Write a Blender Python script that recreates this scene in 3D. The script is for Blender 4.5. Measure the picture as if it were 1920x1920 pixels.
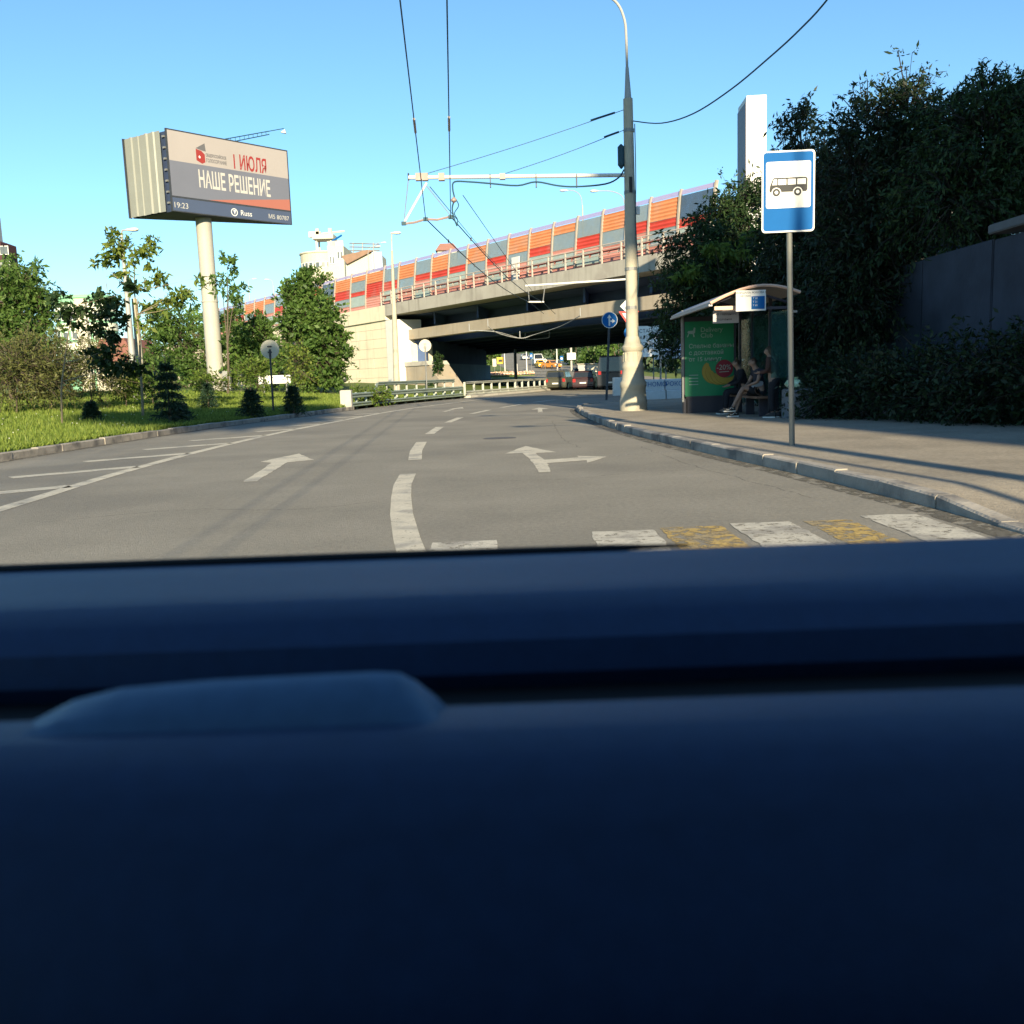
import bpy, bmesh, math, random
import numpy as np
from mathutils import Vector, Matrix

random.seed(7); rng = np.random.default_rng(11)
S = bpy.context.scene
COL = S.collection
for o in list(bpy.data.objects): bpy.data.objects.remove(o)

# ---------------------------------------------------------------- camera
FPX = 1750.0; CAM = Vector((0, 0, 1.25))
PITCH = math.atan(254 / 1750.0); ROLL = math.radians(-2.0)
CR = Matrix.Rotation(math.pi / 2 - PITCH, 3, 'X') @ Matrix.Rotation(ROLL, 3, 'Z')
cd = bpy.data.cameras.new('camera'); co = bpy.data.objects.new('camera', cd); COL.objects.link(co)
co.matrix_world = Matrix.Translation(CAM) @ CR.to_4x4()
cd.sensor_width = 36.0; cd.lens = 36.0 * FPX / 1920.0
cd.clip_start = 0.02; cd.clip_end = 6000
cd.dof.use_dof = True; cd.dof.focus_distance = 24.0; cd.dof.aperture_fstop = 6.3
S.camera = co

# ---------------------------------------------------------------- world, sun, exposure
SUN_EL = math.radians(18.0)
SUN_DIR = Vector((-0.160, 0.987, 0)).normalized()        # horizontal travel direction of the light
w = bpy.data.worlds.new('World'); S.world = w; w.use_nodes = True
nt = w.node_tree; nt.nodes.clear()
sky = nt.nodes.new('ShaderNodeTexSky'); sky.sky_type = 'NISHITA'; sky.sun_disc = False
sky.sun_elevation = SUN_EL
sky.sun_rotation = math.atan2(-SUN_DIR.x, -SUN_DIR.y)     # clockwise from +Y
sky.altitude = 150; sky.air_density = 1.0; sky.dust_density = 0.25; sky.ozone_density = 3.0
bg = nt.nodes.new('ShaderNodeBackground'); bg.inputs['Strength'].default_value = 0.070
wo = nt.nodes.new('ShaderNodeOutputWorld')
tint = nt.nodes.new('ShaderNodeMix'); tint.data_type = 'RGBA'; tint.blend_type = 'MULTIPLY'; tint.inputs['Factor'].default_value = 1.0
tint.inputs['B'].default_value = (0.80, 1.03, 1.07, 1)       # a slightly cyan clear evening sky, the same all round
nt.links.new(sky.outputs[0], tint.inputs['A']); nt.links.new(tint.outputs['Result'], bg.inputs[0]); nt.links.new(bg.outputs[0], wo.inputs[0])
sl = bpy.data.lights.new('sun', 'SUN'); sl.energy = 4.0; sl.angle = math.radians(0.5); sl.color = (1.0, 0.84, 0.56)
so = bpy.data.objects.new('sun', sl); COL.objects.link(so)
ld = Vector((SUN_DIR.x * math.cos(SUN_EL), SUN_DIR.y * math.cos(SUN_EL), -math.sin(SUN_EL)))
so.rotation_euler = ld.to_track_quat('-Z', 'Y').to_euler(); so.location = (20, -120, 60)
vs = S.view_settings
vs.view_transform = 'Standard'; vs.look = 'None'; vs.gamma = 1.0; vs.use_curve_mapping = False
vs.exposure = 1.50
S.render.engine = 'CYCLES'
S.cycles.max_bounces = 5; S.cycles.diffuse_bounces = 3; S.cycles.glossy_bounces = 2
S.cycles.transmission_bounces = 3; S.cycles.transparent_max_bounces = 8
S.cycles.caustics_reflective = False; S.cycles.caustics_refractive = False
S.cycles.use_denoising = True

# ---------------------------------------------------------------- pixel helpers (photo pixel -> direction)
def ray(px, py): return CR @ Vector(((px - 960) / FPX, (960 - py) / FPX, -1))
def G(px, py, z=0.0):
    d = ray(px, py); return CAM + d * ((z - CAM.z) / d.z)
def D(px, py, Y):
    d = ray(px, py); return CAM + d * (Y / d.y)

# ---------------------------------------------------------------- materials
MATS = {}
def mat(name, col, rough=0.75, var=0.12, scale=3.0, metal=0.0, bump=0.0, bscale=40.0, col2=None, spec=0.3, trans=0.0, detail=5, wear=None, alpha=None, grain=None, streak=None):
    if name in MATS: return MATS[name]
    m = bpy.data.materials.new(name); m.use_nodes = True; MATS[name] = m
    n = m.node_tree.nodes; l = m.node_tree.links
    b = n['Principled BSDF']; out = n['Material Output']
    b.inputs['Roughness'].default_value = rough; b.inputs['Metallic'].default_value = metal
    b.inputs['Specular IOR Level'].default_value = spec
    tc = n.new('ShaderNodeTexCoord'); no = n.new('ShaderNodeTexNoise')
    no.inputs['Scale'].default_value = scale; no.inputs['Detail'].default_value = detail; no.inputs['Roughness'].default_value = 0.65
    l.new(tc.outputs['Object'], no.inputs['Vector'])
    rp = n.new('ShaderNodeValToRGB'); rp.color_ramp.elements[0].position = 0.3; rp.color_ramp.elements[1].position = 0.7
    c = Vector(col[:3]); c2 = Vector(col2) if col2 else None
    lo = c * (1 - var) if c2 is None else c; hi = c * (1 + var) if c2 is None else c2
    rp.color_ramp.elements[0].color = (*lo, 1); rp.color_ramp.elements[1].color = (*hi, 1)
    l.new(no.outputs['Fac'], rp.inputs['Fac'])
    colour = rp.outputs['Color']
    if wear:                                                  # (colour, scale, threshold): stains with a shape of their own
        n2 = n.new('ShaderNodeTexNoise'); n2.inputs['Scale'].default_value = wear[1]; n2.inputs['Detail'].default_value = 7
        l.new(tc.outputs['Object'], n2.inputs['Vector'])
        r2 = n.new('ShaderNodeValToRGB'); r2.color_ramp.elements[0].position = wear[2]; r2.color_ramp.elements[1].position = min(1, wear[2] + 0.12)
        l.new(n2.outputs['Fac'], r2.inputs['Fac'])
        mx = n.new('ShaderNodeMix'); mx.data_type = 'RGBA'
        l.new(r2.outputs['Color'], mx.inputs['Factor']); l.new(colour, mx.inputs['A']); mx.inputs['B'].default_value = (*wear[0], 1)
        colour = mx.outputs['Result']
    if streak:                                                # (colour, threshold): run-off streaks down the face
        mp_ = n.new('ShaderNodeMapping'); mp_.inputs['Scale'].default_value = (1.6, 1.6, 0.10); l.new(tc.outputs['Object'], mp_.inputs['Vector'])
        n3 = n.new('ShaderNodeTexNoise'); n3.inputs['Scale'].default_value = 1.5; n3.inputs['Detail'].default_value = 6; l.new(mp_.outputs[0], n3.inputs['Vector'])
        r3 = n.new('ShaderNodeValToRGB'); r3.color_ramp.elements[0].position = streak[1]; r3.color_ramp.elements[1].position = streak[1] + .2; r3.color_ramp.elements[1].color = (.75, .75, .75, 1); l.new(n3.outputs['Fac'], r3.inputs['Fac'])
        m3 = n.new('ShaderNodeMix'); m3.data_type = 'RGBA'; l.new(r3.outputs['Color'], m3.inputs['Factor']); l.new(colour, m3.inputs['A']); m3.inputs['B'].default_value = (*streak[0], 1); colour = m3.outputs['Result']
    if grain:                                                 # (scale, strength): aggregate speckle
        ng = n.new('ShaderNodeTexNoise'); ng.inputs['Scale'].default_value = grain[0]; ng.inputs['Detail'].default_value = 3; ng.inputs['Roughness'].default_value = 0.8
        l.new(tc.outputs['Object'], ng.inputs['Vector'])
        mg = n.new('ShaderNodeMapRange'); mg.inputs['From Min'].default_value = 0.25; mg.inputs['From Max'].default_value = 0.75; mg.inputs['To Min'].default_value = 1 - grain[1]; mg.inputs['To Max'].default_value = 1 + grain[1]
        l.new(ng.outputs['Fac'], mg.inputs['Value'])
        mu = n.new('ShaderNodeMix'); mu.data_type = 'RGBA'; mu.blend_type = 'MULTIPLY'; mu.inputs['Factor'].default_value = 1.0
        l.new(colour, mu.inputs['A']); l.new(mg.outputs[0], mu.inputs['B']); colour = mu.outputs['Result']
    l.new(colour, b.inputs['Base Color'])
    if bump:
        nb = n.new('ShaderNodeTexNoise'); nb.inputs['Scale'].default_value = bscale; nb.inputs['Detail'].default_value = 4
        l.new(tc.outputs['Object'], nb.inputs['Vector'])
        bp = n.new('ShaderNodeBump'); bp.inputs['Strength'].default_value = bump; bp.inputs['Distance'].default_value = 0.02
        l.new(nb.outputs['Fac'], bp.inputs['Height']); l.new(bp.outputs['Normal'], b.inputs['Normal'])
    if alpha:                                                 # worn paint: chipped away where the noise is low
        na = n.new('ShaderNodeTexNoise'); na.inputs['Scale'].default_value = alpha[0]; na.inputs['Detail'].default_value = 8; na.inputs['Roughness'].default_value = 0.75
        l.new(tc.outputs['Object'], na.inputs['Vector'])
        ra = n.new('ShaderNodeValToRGB'); ra.color_ramp.elements[0].position = alpha[1]; ra.color_ramp.elements[1].position = alpha[1] + 0.07
        l.new(na.outputs['Fac'], ra.inputs['Fac']); l.new(ra.outputs['Color'], b.inputs['Alpha'])
    return m

def leafmat(name, c1, c2, transl=0.35, rough=0.5):
    if name in MATS: return MATS[name]
    m = bpy.data.materials.new(name); m.use_nodes = True; MATS[name] = m
    n = m.node_tree.nodes; l = m.node_tree.links
    b = n['Principled BSDF']; out = n['Material Output']
    g = n.new('ShaderNodeNewGeometry'); rp = n.new('ShaderNodeValToRGB')
    rp.color_ramp.elements[0].color = (*c1, 1); rp.color_ramp.elements[1].color = (*c2, 1)
    l.new(g.outputs['Random Per Island'], rp.inputs['Fac']); l.new(rp.outputs['Color'], b.inputs['Base Color'])
    b.inputs['Roughness'].default_value = rough; b.inputs['Specular IOR Level'].default_value = 0.25
    t = n.new('ShaderNodeBsdfTranslucent'); l.new(rp.outputs['Color'], t.inputs['Color'])
    mx = n.new('ShaderNodeMixShader'); mx.inputs[0].default_value = transl
    l.new(b.outputs[0], mx.inputs[1]); l.new(t.outputs[0], mx.inputs[2]); l.new(mx.outputs[0], out.inputs['Surface'])
    return m

def glassmat(name, tint, opac=0.35, rough=0.08, spec=0.5):
    if name in MATS: return MATS[name]
    m = bpy.data.materials.new(name); m.use_nodes = True; MATS[name] = m
    n = m.node_tree.nodes; l = m.node_tree.links
    b = n['Principled BSDF']; out = n['Material Output']
    b.inputs['Base Color'].default_value = (*tint, 1); b.inputs['Roughness'].default_value = rough; b.inputs['Specular IOR Level'].default_value = spec
    tc = n.new('ShaderNodeTexCoord'); no = n.new('ShaderNodeTexNoise'); no.inputs['Scale'].default_value = 1.3; no.inputs['Detail'].default_value = 6
    l.new(tc.outputs['Object'], no.inputs['Vector'])
    mr = n.new('ShaderNodeMapRange'); mr.inputs['From Min'].default_value = 0.3; mr.inputs['From Max'].default_value = 0.7
    mr.inputs['To Min'].default_value = max(0, opac - 0.12); mr.inputs['To Max'].default_value = min(1, opac + 0.12)
    l.new(no.outputs['Fac'], mr.inputs['Value'])
    t = n.new('ShaderNodeBsdfTransparent'); t.inputs['Color'].default_value = (*[min(1, 0.6 + 0.4 * c / max(tint)) for c in tint], 1)
    mx = n.new('ShaderNodeMixShader'); l.new(mr.outputs[0], mx.inputs[0]); l.new(t.outputs[0], mx.inputs[1]); l.new(b.outputs[0], mx.inputs[2])
    l.new(mx.outputs[0], out.inputs['Surface'])
    return m

# ---------------------------------------------------------------- mesh builder
def tag(o, label=None, cat=None, group=None, kind=None):
    if label: o['label'] = label
    if cat: o['category'] = cat
    if group: o['group'] = group
    if kind: o['kind'] = kind
    return o
def empty(name, loc, label=None, cat=None, group=None, kind=None):
    o = bpy.data.objects.new(name, None); COL.objects.link(o); o.location = loc; o.empty_display_size = 0.2
    return tag(o, label, cat, group, kind)
def rootloc(o):
    v = Vector((0, 0, 0))
    while o is not None: v += o.location; o = o.parent
    return v
def link(name, me, parent=None, loc=None):
    o = bpy.data.objects.new(name, me); COL.objects.link(o)
    if loc is not None: o.location = loc
    if parent is not None: o.parent = parent
    return o

class MB:
    def __init__(s, M=None): s.v = []; s.f = []; s.M = M
    def add(s, vs, fs):
        k = len(s.v)
        s.v += [tuple(s.M @ Vector(p)) if s.M else tuple(p) for p in vs]
        s.f += [tuple(i + k for i in f) for f in fs]; return s
    def box(s, c, d, M=None):
        x, y, z = [q / 2 for q in d]; c = Vector(c)
        vs = [Vector((a * x, b * y, e * z)) for e in (-1, 1) for b in (-1, 1) for a in (-1, 1)]
        if M: vs = [M @ p for p in vs]
        return s.add([c + p for p in vs], [(0, 2, 3, 1), (4, 5, 7, 6), (0, 1, 5, 4), (2, 6, 7, 3), (0, 4, 6, 2), (1, 3, 7, 5)])
    def bx(s, x0, x1, y0, y1, z0, z1): return s.box(((x0 + x1) / 2, (y0 + y1) / 2, (z0 + z1) / 2), (x1 - x0, y1 - y0, z1 - z0))
    def bbox(s, c, d, b, M=None):                              # box with chamfered vertical profile (top edges)
        x, y, z = [q / 2 for q in d]; c = Vector(c); vs = []
        for zz, k in ((-z, 0), (z - b, 0), (z, b)):
            vs += [Vector((-x + k, -y + k, zz)), Vector((x - k, -y + k, zz)), Vector((x - k, y - k, zz)), Vector((-x + k, y - k, zz))]
        if M: vs = [M @ p for p in vs]
        fs = [(3, 2, 1, 0), (8, 9, 10, 11)]
        for r in (0, 4):
            for i in range(4): fs.append((r + i, r + (i + 1) % 4, r + 4 + (i + 1) % 4, r + 4 + i))
        return s.add([c + p for p in vs], fs)
    def tube(s, pts, r, seg=8, cap=True):
        pts = [Vector(p) for p in pts]; n = len(pts); rs = r if isinstance(r, (list, tuple)) else [r] * n
        up = Vector((0, 0, 1)); vs = []; prev = None
        for i, p in enumerate(pts):
            t = (pts[min(i + 1, n - 1)] - pts[max(i - 1, 0)]).normalized()
            if prev is None:
                a = t.cross(up if abs(t.z) < 0.95 else Vector((1, 0, 0))).normalized()
            else:
                a = (prev - t * prev.dot(t)).normalized()
            prev = a; b = t.cross(a)
            vs += [p + (a * math.cos(2 * math.pi * k / seg) + b * math.sin(2 * math.pi * k / seg)) * rs[i] for k in range(seg)]
        fs = [(i * seg + k, i * seg + (k + 1) % seg, (i + 1) * seg + (k + 1) % seg, (i + 1) * seg + k) for i in range(n - 1) for k in range(seg)]
        if cap: fs += [tuple(range(seg))[::-1], tuple(range((n - 1) * seg, n * seg))]
        return s.add(vs, fs)
    def lathe(s, c, prof, seg=20, flute=0.0):
        c = Vector(c); vs = []; n = len(prof)
        for r, z in prof:
            for k in range(seg):
                rr = r * (1 + flute * (1 if k % 2 else -1)); a = 2 * math.pi * k / seg
                vs.append(c + Vector((rr * math.cos(a), rr * math.sin(a), z)))
        fs = [(i * seg + k, i * seg + (k + 1) % seg, (i + 1) * seg + (k + 1) % seg, (i + 1) * seg + k) for i in range(n - 1) for k in range(seg)]
        fs += [tuple(range(seg))[::-1], tuple(range((n - 1) * seg, n * seg))]
        return s.add(vs, fs)
    def extr(s, poly, d):                                      # planar polygon pushed along d (both ends capped)
        poly = [Vector(p) for p in poly]; d = Vector(d); n = len(poly)
        return s.add(poly + [p + d for p in poly], [tuple(range(n))[::-1], tuple(range(n, 2 * n))] + [(i, (i + 1) % n, n + (i + 1) % n, n + i) for i in range(n)])
    def disc(s, c, nrm, r, t, seg=28):                         # thin round plate
        nrm = Vector(nrm).normalized(); a = nrm.cross(Vector((0, 0, 1))).normalized(); b = a.cross(nrm)
        return s.extr([Vector(c) + (a * math.cos(2 * math.pi * k / seg) + b * math.sin(2 * math.pi * k / seg)) * r for k in range(seg)], nrm * t)
    def build(s, name, m, parent=None, smooth=False, origin=None, bevel=0.0):
        off = Vector(origin) if origin is not None else Vector((0, 0, 0))
        if parent is not None: off = rootloc(parent)
        me = bpy.data.meshes.new(name)
        me.from_pydata([(x - off.x, y - off.y, z - off.z) for x, y, z in s.v], [], s.f)
        if bevel:
            bm = bmesh.new(); bm.from_mesh(me); bmesh.ops.remove_doubles(bm, verts=bm.verts, dist=1e-5)
            bmesh.ops.bevel(bm, geom=[e for e in bm.edges if len(e.link_faces) == 2 and e.calc_face_angle(0) > 0.5], offset=bevel, segments=2, affect='EDGES', clamp_overlap=True)
            bm.to_mesh(me); bm.free()
        bm = bmesh.new(); bm.from_mesh(me); bmesh.ops.recalc_face_normals(bm, faces=bm.faces); bm.to_mesh(me); bm.free()
        if smooth:
            me.polygons.foreach_set('use_smooth', [True] * len(me.polygons))
            try: me.set_sharp_from_angle(angle=math.radians(38))
            except Exception: pass
        if m: me.materials.append(m)
        o = link(name, me, parent)
        if parent is None and origin is not None: o.location = off
        return o

def npmesh(name, verts, faces, m, parent=None, origin=None, smooth=False):
    me = bpy.data.meshes.new(name); verts = np.asarray(verts, np.float32); faces = np.asarray(faces, np.int32)
    off = rootloc(parent) if parent is not None else (Vector(origin) if origin is not None else Vector((0, 0, 0)))
    verts = verts - np.array(off, np.float32)
    k = faces.shape[1]; nf = len(faces)
    me.vertices.add(len(verts)); me.vertices.foreach_set('co', verts.ravel())
    me.loops.add(nf * k); me.loops.foreach_set('vertex_index', faces.ravel())
    me.polygons.add(nf); me.polygons.foreach_set('loop_start', np.arange(0, nf * k, k, dtype=np.int32))
    if smooth: me.polygons.foreach_set('use_smooth', np.ones(nf, bool))
    me.update(calc_edges=True); me.validate()
    if m: me.materials.append(m)
    o = link(name, me, parent)
    if parent is None and origin is not None: o.location = off
    return o

def text_mb(txt, size, M, bold=0.0, align='CENTER', sx=1.0, width=None):
    """letters as flat mesh: text lies in the local XY plane of M"""
    cu = bpy.data.curves.new('t', 'FONT'); cu.body = txt; cu.size = size; cu.align_x = align; cu.align_y = 'CENTER'; cu.offset = bold; cu.resolution_u = 3
    ob = bpy.data.objects.new('t', cu); COL.objects.link(ob)
    dg = bpy.context.evaluated_depsgraph_get(); me = bpy.data.meshes.new_from_object(ob.evaluated_get(dg))
    if width: xs_ = [v.co.x for v in me.vertices]; sx = width / (max(xs_) - min(xs_))
    mb = MB(M); mb.add([(v.co.x * sx, v.co.y, 0) for v in me.vertices], [tuple(p.vertices) for p in me.polygons])
    bpy.data.objects.remove(ob); bpy.data.curves.remove(cu); bpy.data.meshes.remove(me)
    return mb
def face_matrix(o, xdir, up=(0, 0, 1)):
    """frame at o: local x along xdir, local y up, local z out of the face"""
    x = Vector(xdir).normalized(); y = Vector(up).normalized(); y = (y - x * y.dot(x)).normalized(); z = x.cross(y)
    M = Matrix.Identity(4)
    for i in range(3): M[i][0] = x[i]; M[i][1] = y[i]; M[i][2] = z[i]; M[i][3] = o[i]
    return M
def copy_tree(o, parent=None):
    c = o.copy(); COL.objects.link(c); c.parent = parent
    for ch in o.children: copy_tree(ch, c)
    return c
def interp(path, t):
    for (a, fa), (b, fb) in zip(path[:-1], path[1:]):
        if t <= b: return fa + (fb - fa) * max(0.0, min(1.0, (t - a) / (b - a)))
    return path[-1][1]
def smooth01(t): t = max(0.0, min(1.0, t)); return t * t * (3 - 2 * t)
def catmull(pts, n=6):
    pts = [Vector(p) for p in pts]; out = []
    for i in range(len(pts) - 1):
        p0 = pts[max(i - 1, 0)]; p1 = pts[i]; p2 = pts[i + 1]; p3 = pts[min(i + 2, len(pts) - 1)]
        for k in range(n):
            t = k / n
            out.append(0.5 * ((2 * p1) + (p2 - p0) * t + (2 * p0 - 5 * p1 + 4 * p2 - p3) * t * t + (3 * p1 - p0 - 3 * p2 + p3) * t ** 3))
    return out + [pts[-1]]
def resample(pts, step):
    pts = [Vector(p) for p in pts]; out = [pts[0]]; acc = 0
    for a, b in zip(pts[:-1], pts[1:]):
        L = (b - a).length; d = step - acc
        while d <= L: out.append(a + (b - a) * (d / L)); d += step
        acc = (acc + L) % step
    return out

# ---------------------------------------------------------------- palette
ASPH = mat('asphalt', (0.228, 0.21, 0.173), 0.9, 0.14, 0.5, bump=0.5, bscale=70, wear=((0.185, 0.171, 0.143), 0.23, 0.52), grain=(22, 0.22))
PAVE = mat('sidewalk_asphalt', (0.285, 0.248, 0.195), 0.92, 0.16, 0.9, bump=0.55, bscale=60, wear=((0.225, 0.197, 0.155), 0.5, 0.56), grain=(18, 0.25))
KERBM = mat('kerb_concrete', (0.33, 0.30, 0.26), 0.9, 0.2, 2.5, bump=0.5, bscale=25, wear=((0.16, 0.15, 0.14), 1.7, 0.52))
PAINT = mat('white_road_paint', (0.50, 0.46, 0.37), 0.85, 0.12, 3.0, wear=((0.33, 0.31, 0.265), 2.2, 0.52), alpha=(7.0, 0.34), grain=(30, .2))
YPAINT = mat('yellow_road_paint', (0.42, 0.295, 0.10), 0.85, 0.15, 3.0, wear=((0.30, 0.24, 0.14), 2.5, 0.5), alpha=(9.0, 0.45), grain=(30, .2))
CONC = mat('concrete', (0.42, 0.40, 0.36), 0.88, 0.12, 0.7, bump=0.3, bscale=20, wear=((0.30, 0.28, 0.25), 0.6, 0.58))
CREAM = mat('cream_plaster', (0.66, 0.60, 0.46), 0.85, 0.07, 0.4, wear=((0.57, 0.51, 0.39), 0.5, 0.6), streak=((0.47, 0.42, 0.33), .55))
STEEL = mat('galvanised_steel', (0.22, 0.225, 0.225), 0.5, 0.12, 4.0, metal=0.35)
DARKM = mat('dark_metal', (0.035, 0.04, 0.05), 0.5, 0.2, 5.0)
WHITE = mat('white_paint', (0.62, 0.62, 0.60), 0.5, 0.05, 2.0)
BLUE = mat('sign_blue', (0.006, 0.095, 0.30), 0.6, 0.05, 3.0, spec=.08)
BLACK = mat('black_print', (0.02, 0.022, 0.025), 0.6, 0.1)
RED = mat('red_paint', (0.55, 0.035, 0.03), 0.5, 0.08)
BARK = mat('bark', (0.10, 0.08, 0.06), 0.95, 0.3, 8.0, bump=0.6, bscale=30)
DBARK = mat('dark_bark', (0.028, 0.024, 0.02), 0.95, 0.3, 8.0)
PBARK = mat('pale_bark', (0.22, 0.18, 0.12), 0.95, 0.25, 8.0)
WIRE = mat('wire_dark', (0.02, 0.06, 0.085), 0.6, 0.1)
# ================================================================ SETTING
KL = [(-40, -11.0), (-10, -10.2), (8, -9.7), (17, -9.6), (22, -9.5), (27, -9.25), (31, -8.8), (36, -8.0), (43, -7.0), (50, -5.6), (58, -3.2), (66, -0.5), (74, 2.2), (95, 8.5), (132, 19)]
klp = [Vector((x, y, 0)) for y, x in KL]
kl_s = catmull(klp, 6)
kl_fn = [(p.y, p.x) for p in kl_s]
def kerbL(y): return interp(kl_fn, y)
def vz(x, y):                                               # height of the left verge
    off = kerbL(y) - x
    if off < 0: return 0.0
    return 0.13 + 1.05 * smooth01((off - 0.3) / 26.0) + 0.03 * math.sin(x * 0.9) * math.sin(y * 0.7) * smooth01(off / 3)
def V(px, Y):                                               # verge point seen in photo column px at depth Y
    z = 0.5; p = D(px, 720, Y)
    for _ in range(3):
        py = 720
        p = D(px, 720 - (z - D(px, 720, Y).z) * FPX / Y, Y); z = vz(p.x, p.y)
    return Vector((p.x, p.y, z))

# ground sheet out to the horizon
DIRT = mat('ground_earth', (0.10, 0.11, 0.05), 0.95, 0.25, 0.2)
gm = MB(); gm.add([(-3000, -3000, -0.12), (3000, -3000, -0.12), (3000, 5000, -0.12), (-3000, 5000, -0.12)], [(0, 1, 2, 3)])
tag(gm.build('ground', DIRT), kind='structure')

# road
rm = MB(); ys = [-60] + [p.y for p in kl_s if p.y > -40]
rows = [(kerbL(y), y) for y in ys]
vs = []; fs = []
for x, y in rows:
    for k in range(9): vs.append((x + (60 - x) * k / 8, y, 0))
for i in range(len(rows) - 1):
    for k in range(8): a = i * 9 + k; fs.append((a, a + 1, a + 10, a + 9))
rm.add(vs, fs); road = tag(rm.build('road', ASPH), kind='structure')

# grass verge on the left
VERGE = mat('verge_soil', (0.075, 0.11, 0.025), 0.95, 0.35, 0.6, col2=(0.13, 0.17, 0.035))
offs = [0.02, 0.3, 0.8, 1.5, 2.5, 4, 6, 8, 10, 13, 16, 20, 24, 28, 34, 42, 60, 90, 150]
vy = [y for y in np.arange(-40, 132, 2.0)]
vs = []; fs = []
for y in vy:
    kx = kerbL(y)
    for o_ in offs: vs.append((kx - o_ - 0.16, y, vz(kx - o_ - 0.16, y)))
nn = len(offs)
for i in range(len(vy) - 1):
    for k in range(nn - 1): a = i * nn + k; fs.append((a, a + nn, a + nn + 1, a + 1))
tag(MB().add(vs, fs).build('grass_verge', VERGE, smooth=True), kind='structure')

# far hill behind the bridge with its road
def hz(y): return -0.02 + 0.048 * max(0, y - 126)
HILL = mat('hill_grass', (0.09, 0.13, 0.03), 0.95, 0.3, 0.15, col2=(0.14, 0.18, 0.045))
hm = MB(); yy = [126, 132, 150, 200, 260, 330, 420]
for a, b in zip(yy[:-1], yy[1:]): hm.add([(-260, a, hz(a) + 0.005), (260, a, hz(a) + 0.005), (260, b, hz(b) + 0.005), (-260, b, hz(b) + 0.005)], [(0, 1, 2, 3)])
tag(hm.build('hill', HILL), kind='structure')
fr = [(128, 14, 9), (150, 10, 8), (200, 6, 7.5), (260, 1, 7), (330, -5, 7), (415, -14, 7)]
fm = MB()
for (y0, x0, w0), (y1, x1, w1) in zip(fr[:-1], fr[1:]):
    fm.add([(x0 - w0, y0, hz(y0) + .03), (x0 + w0, y0, hz(y0) + .03), (x1 + w1, y1, hz(y1) + .03), (x1 - w1, y1, hz(y1) + .03)], [(0, 1, 2, 3)])
tag(fm.build('hill_road', ASPH), kind='structure')

# right sidewalk and its kerb
KR = [(1.0, -70), (1.7, -48), (2.9, -28), (3.6, -8), (3.75, 2), (3.68, 6.7), (3.64, 8.0), (3.52, 9.2), (3.36, 11), (3.10, 13), (2.78, 15.8), (2.5, 19), (2.3, 23), (2.26, 28), (2.34, 32), (2.55, 34.2), (3.0, 35.8), (3.9, 36.9), (5.5, 37.5), (9, 37.8), (16, 38)]
kr_s = catmull([(x, y, 0) for x, y in KR], 8)
def swz(y): return 0.02 + 0.105 * smooth01((y - 7.2) / 1.6)
vs = []; fs = []
inner = []
for i, p in enumerate(kr_s):
    t = (kr_s[min(i + 1, len(kr_s) - 1)] - kr_s[max(i - 1, 0)]).normalized(); nrm = Vector((t.y, -t.x, 0))
    inner.append(p + nrm * 0.135)
for p in inner:
    far = Vector((18, min(p.y, 33), 0))
    for k in (0, .06, .15, .3, .5, .75, 1): q = p.lerp(far, k); vs.append((q.x, q.y, swz(q.y) + 0.0015 * math.sin(q.x * 3 + q.y)))
for i in range(len(inner) - 1):
    for k in range(6): a = i * 7 + k; fs.append((a, a + 1, a + 8, a + 7))
tag(MB().add(vs, fs).build('sidewalk', PAVE), kind='structure')

def kerb_stones(thing, pts, step, hfun, side, wid=0.15):
    rs = resample(pts, step)
    for i in range(len(rs) - 1):
        a, b = rs[i], rs[i + 1]; t = (b - a).normalized(); n_ = Vector((t.y, -t.x, 0)) * side
        g = 0.004 + random.random() * 0.007; jz = random.uniform(-.012, .012); jn = random.uniform(-.012, .012)
        a2 = a + t * g + n_ * jn; b2 = b - t * g * random.random() + n_ * (jn + random.uniform(-.008, .008))
        h0, h1 = hfun(a.y) + jz, hfun(b.y) + jz + random.uniform(-.006, .006)
        c = 0.018; mb = MB(); vs = []
        for q, hh in ((a2, h0), (b2, h1)):
            for nx, z in ((0, -.1), (0, hh - c), (c, hh), (wid - .004, hh), (wid - .004, -.1)):
                vs.append((q.x + n_.x * nx + random.uniform(-.003, .003), q.y + n_.y * nx, z))
        mb.add(vs, [(4, 3, 2, 1, 0), (5, 6, 7, 8, 9)] + [(k, (k + 1) % 5, 5 + (k + 1) % 5, 5 + k) for k in range(5)])
        mb.build('kerb_stone', KERBM, thing)
kr = empty('kerb', (3.6, 9, 0), kind='structure')
kerb_stones(kr, kr_s, 1.0, lambda y: 0.035 + 0.108 * smooth01((y - 6.9) / 1.5), 1)
kl = empty('kerb', (-9.6, 17, 0), kind='structure')
kerb_stones(kl, [p for p in kl_s if 8 <= p.y <= 44], 1.0, lambda y: 0.15, -1)

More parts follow.
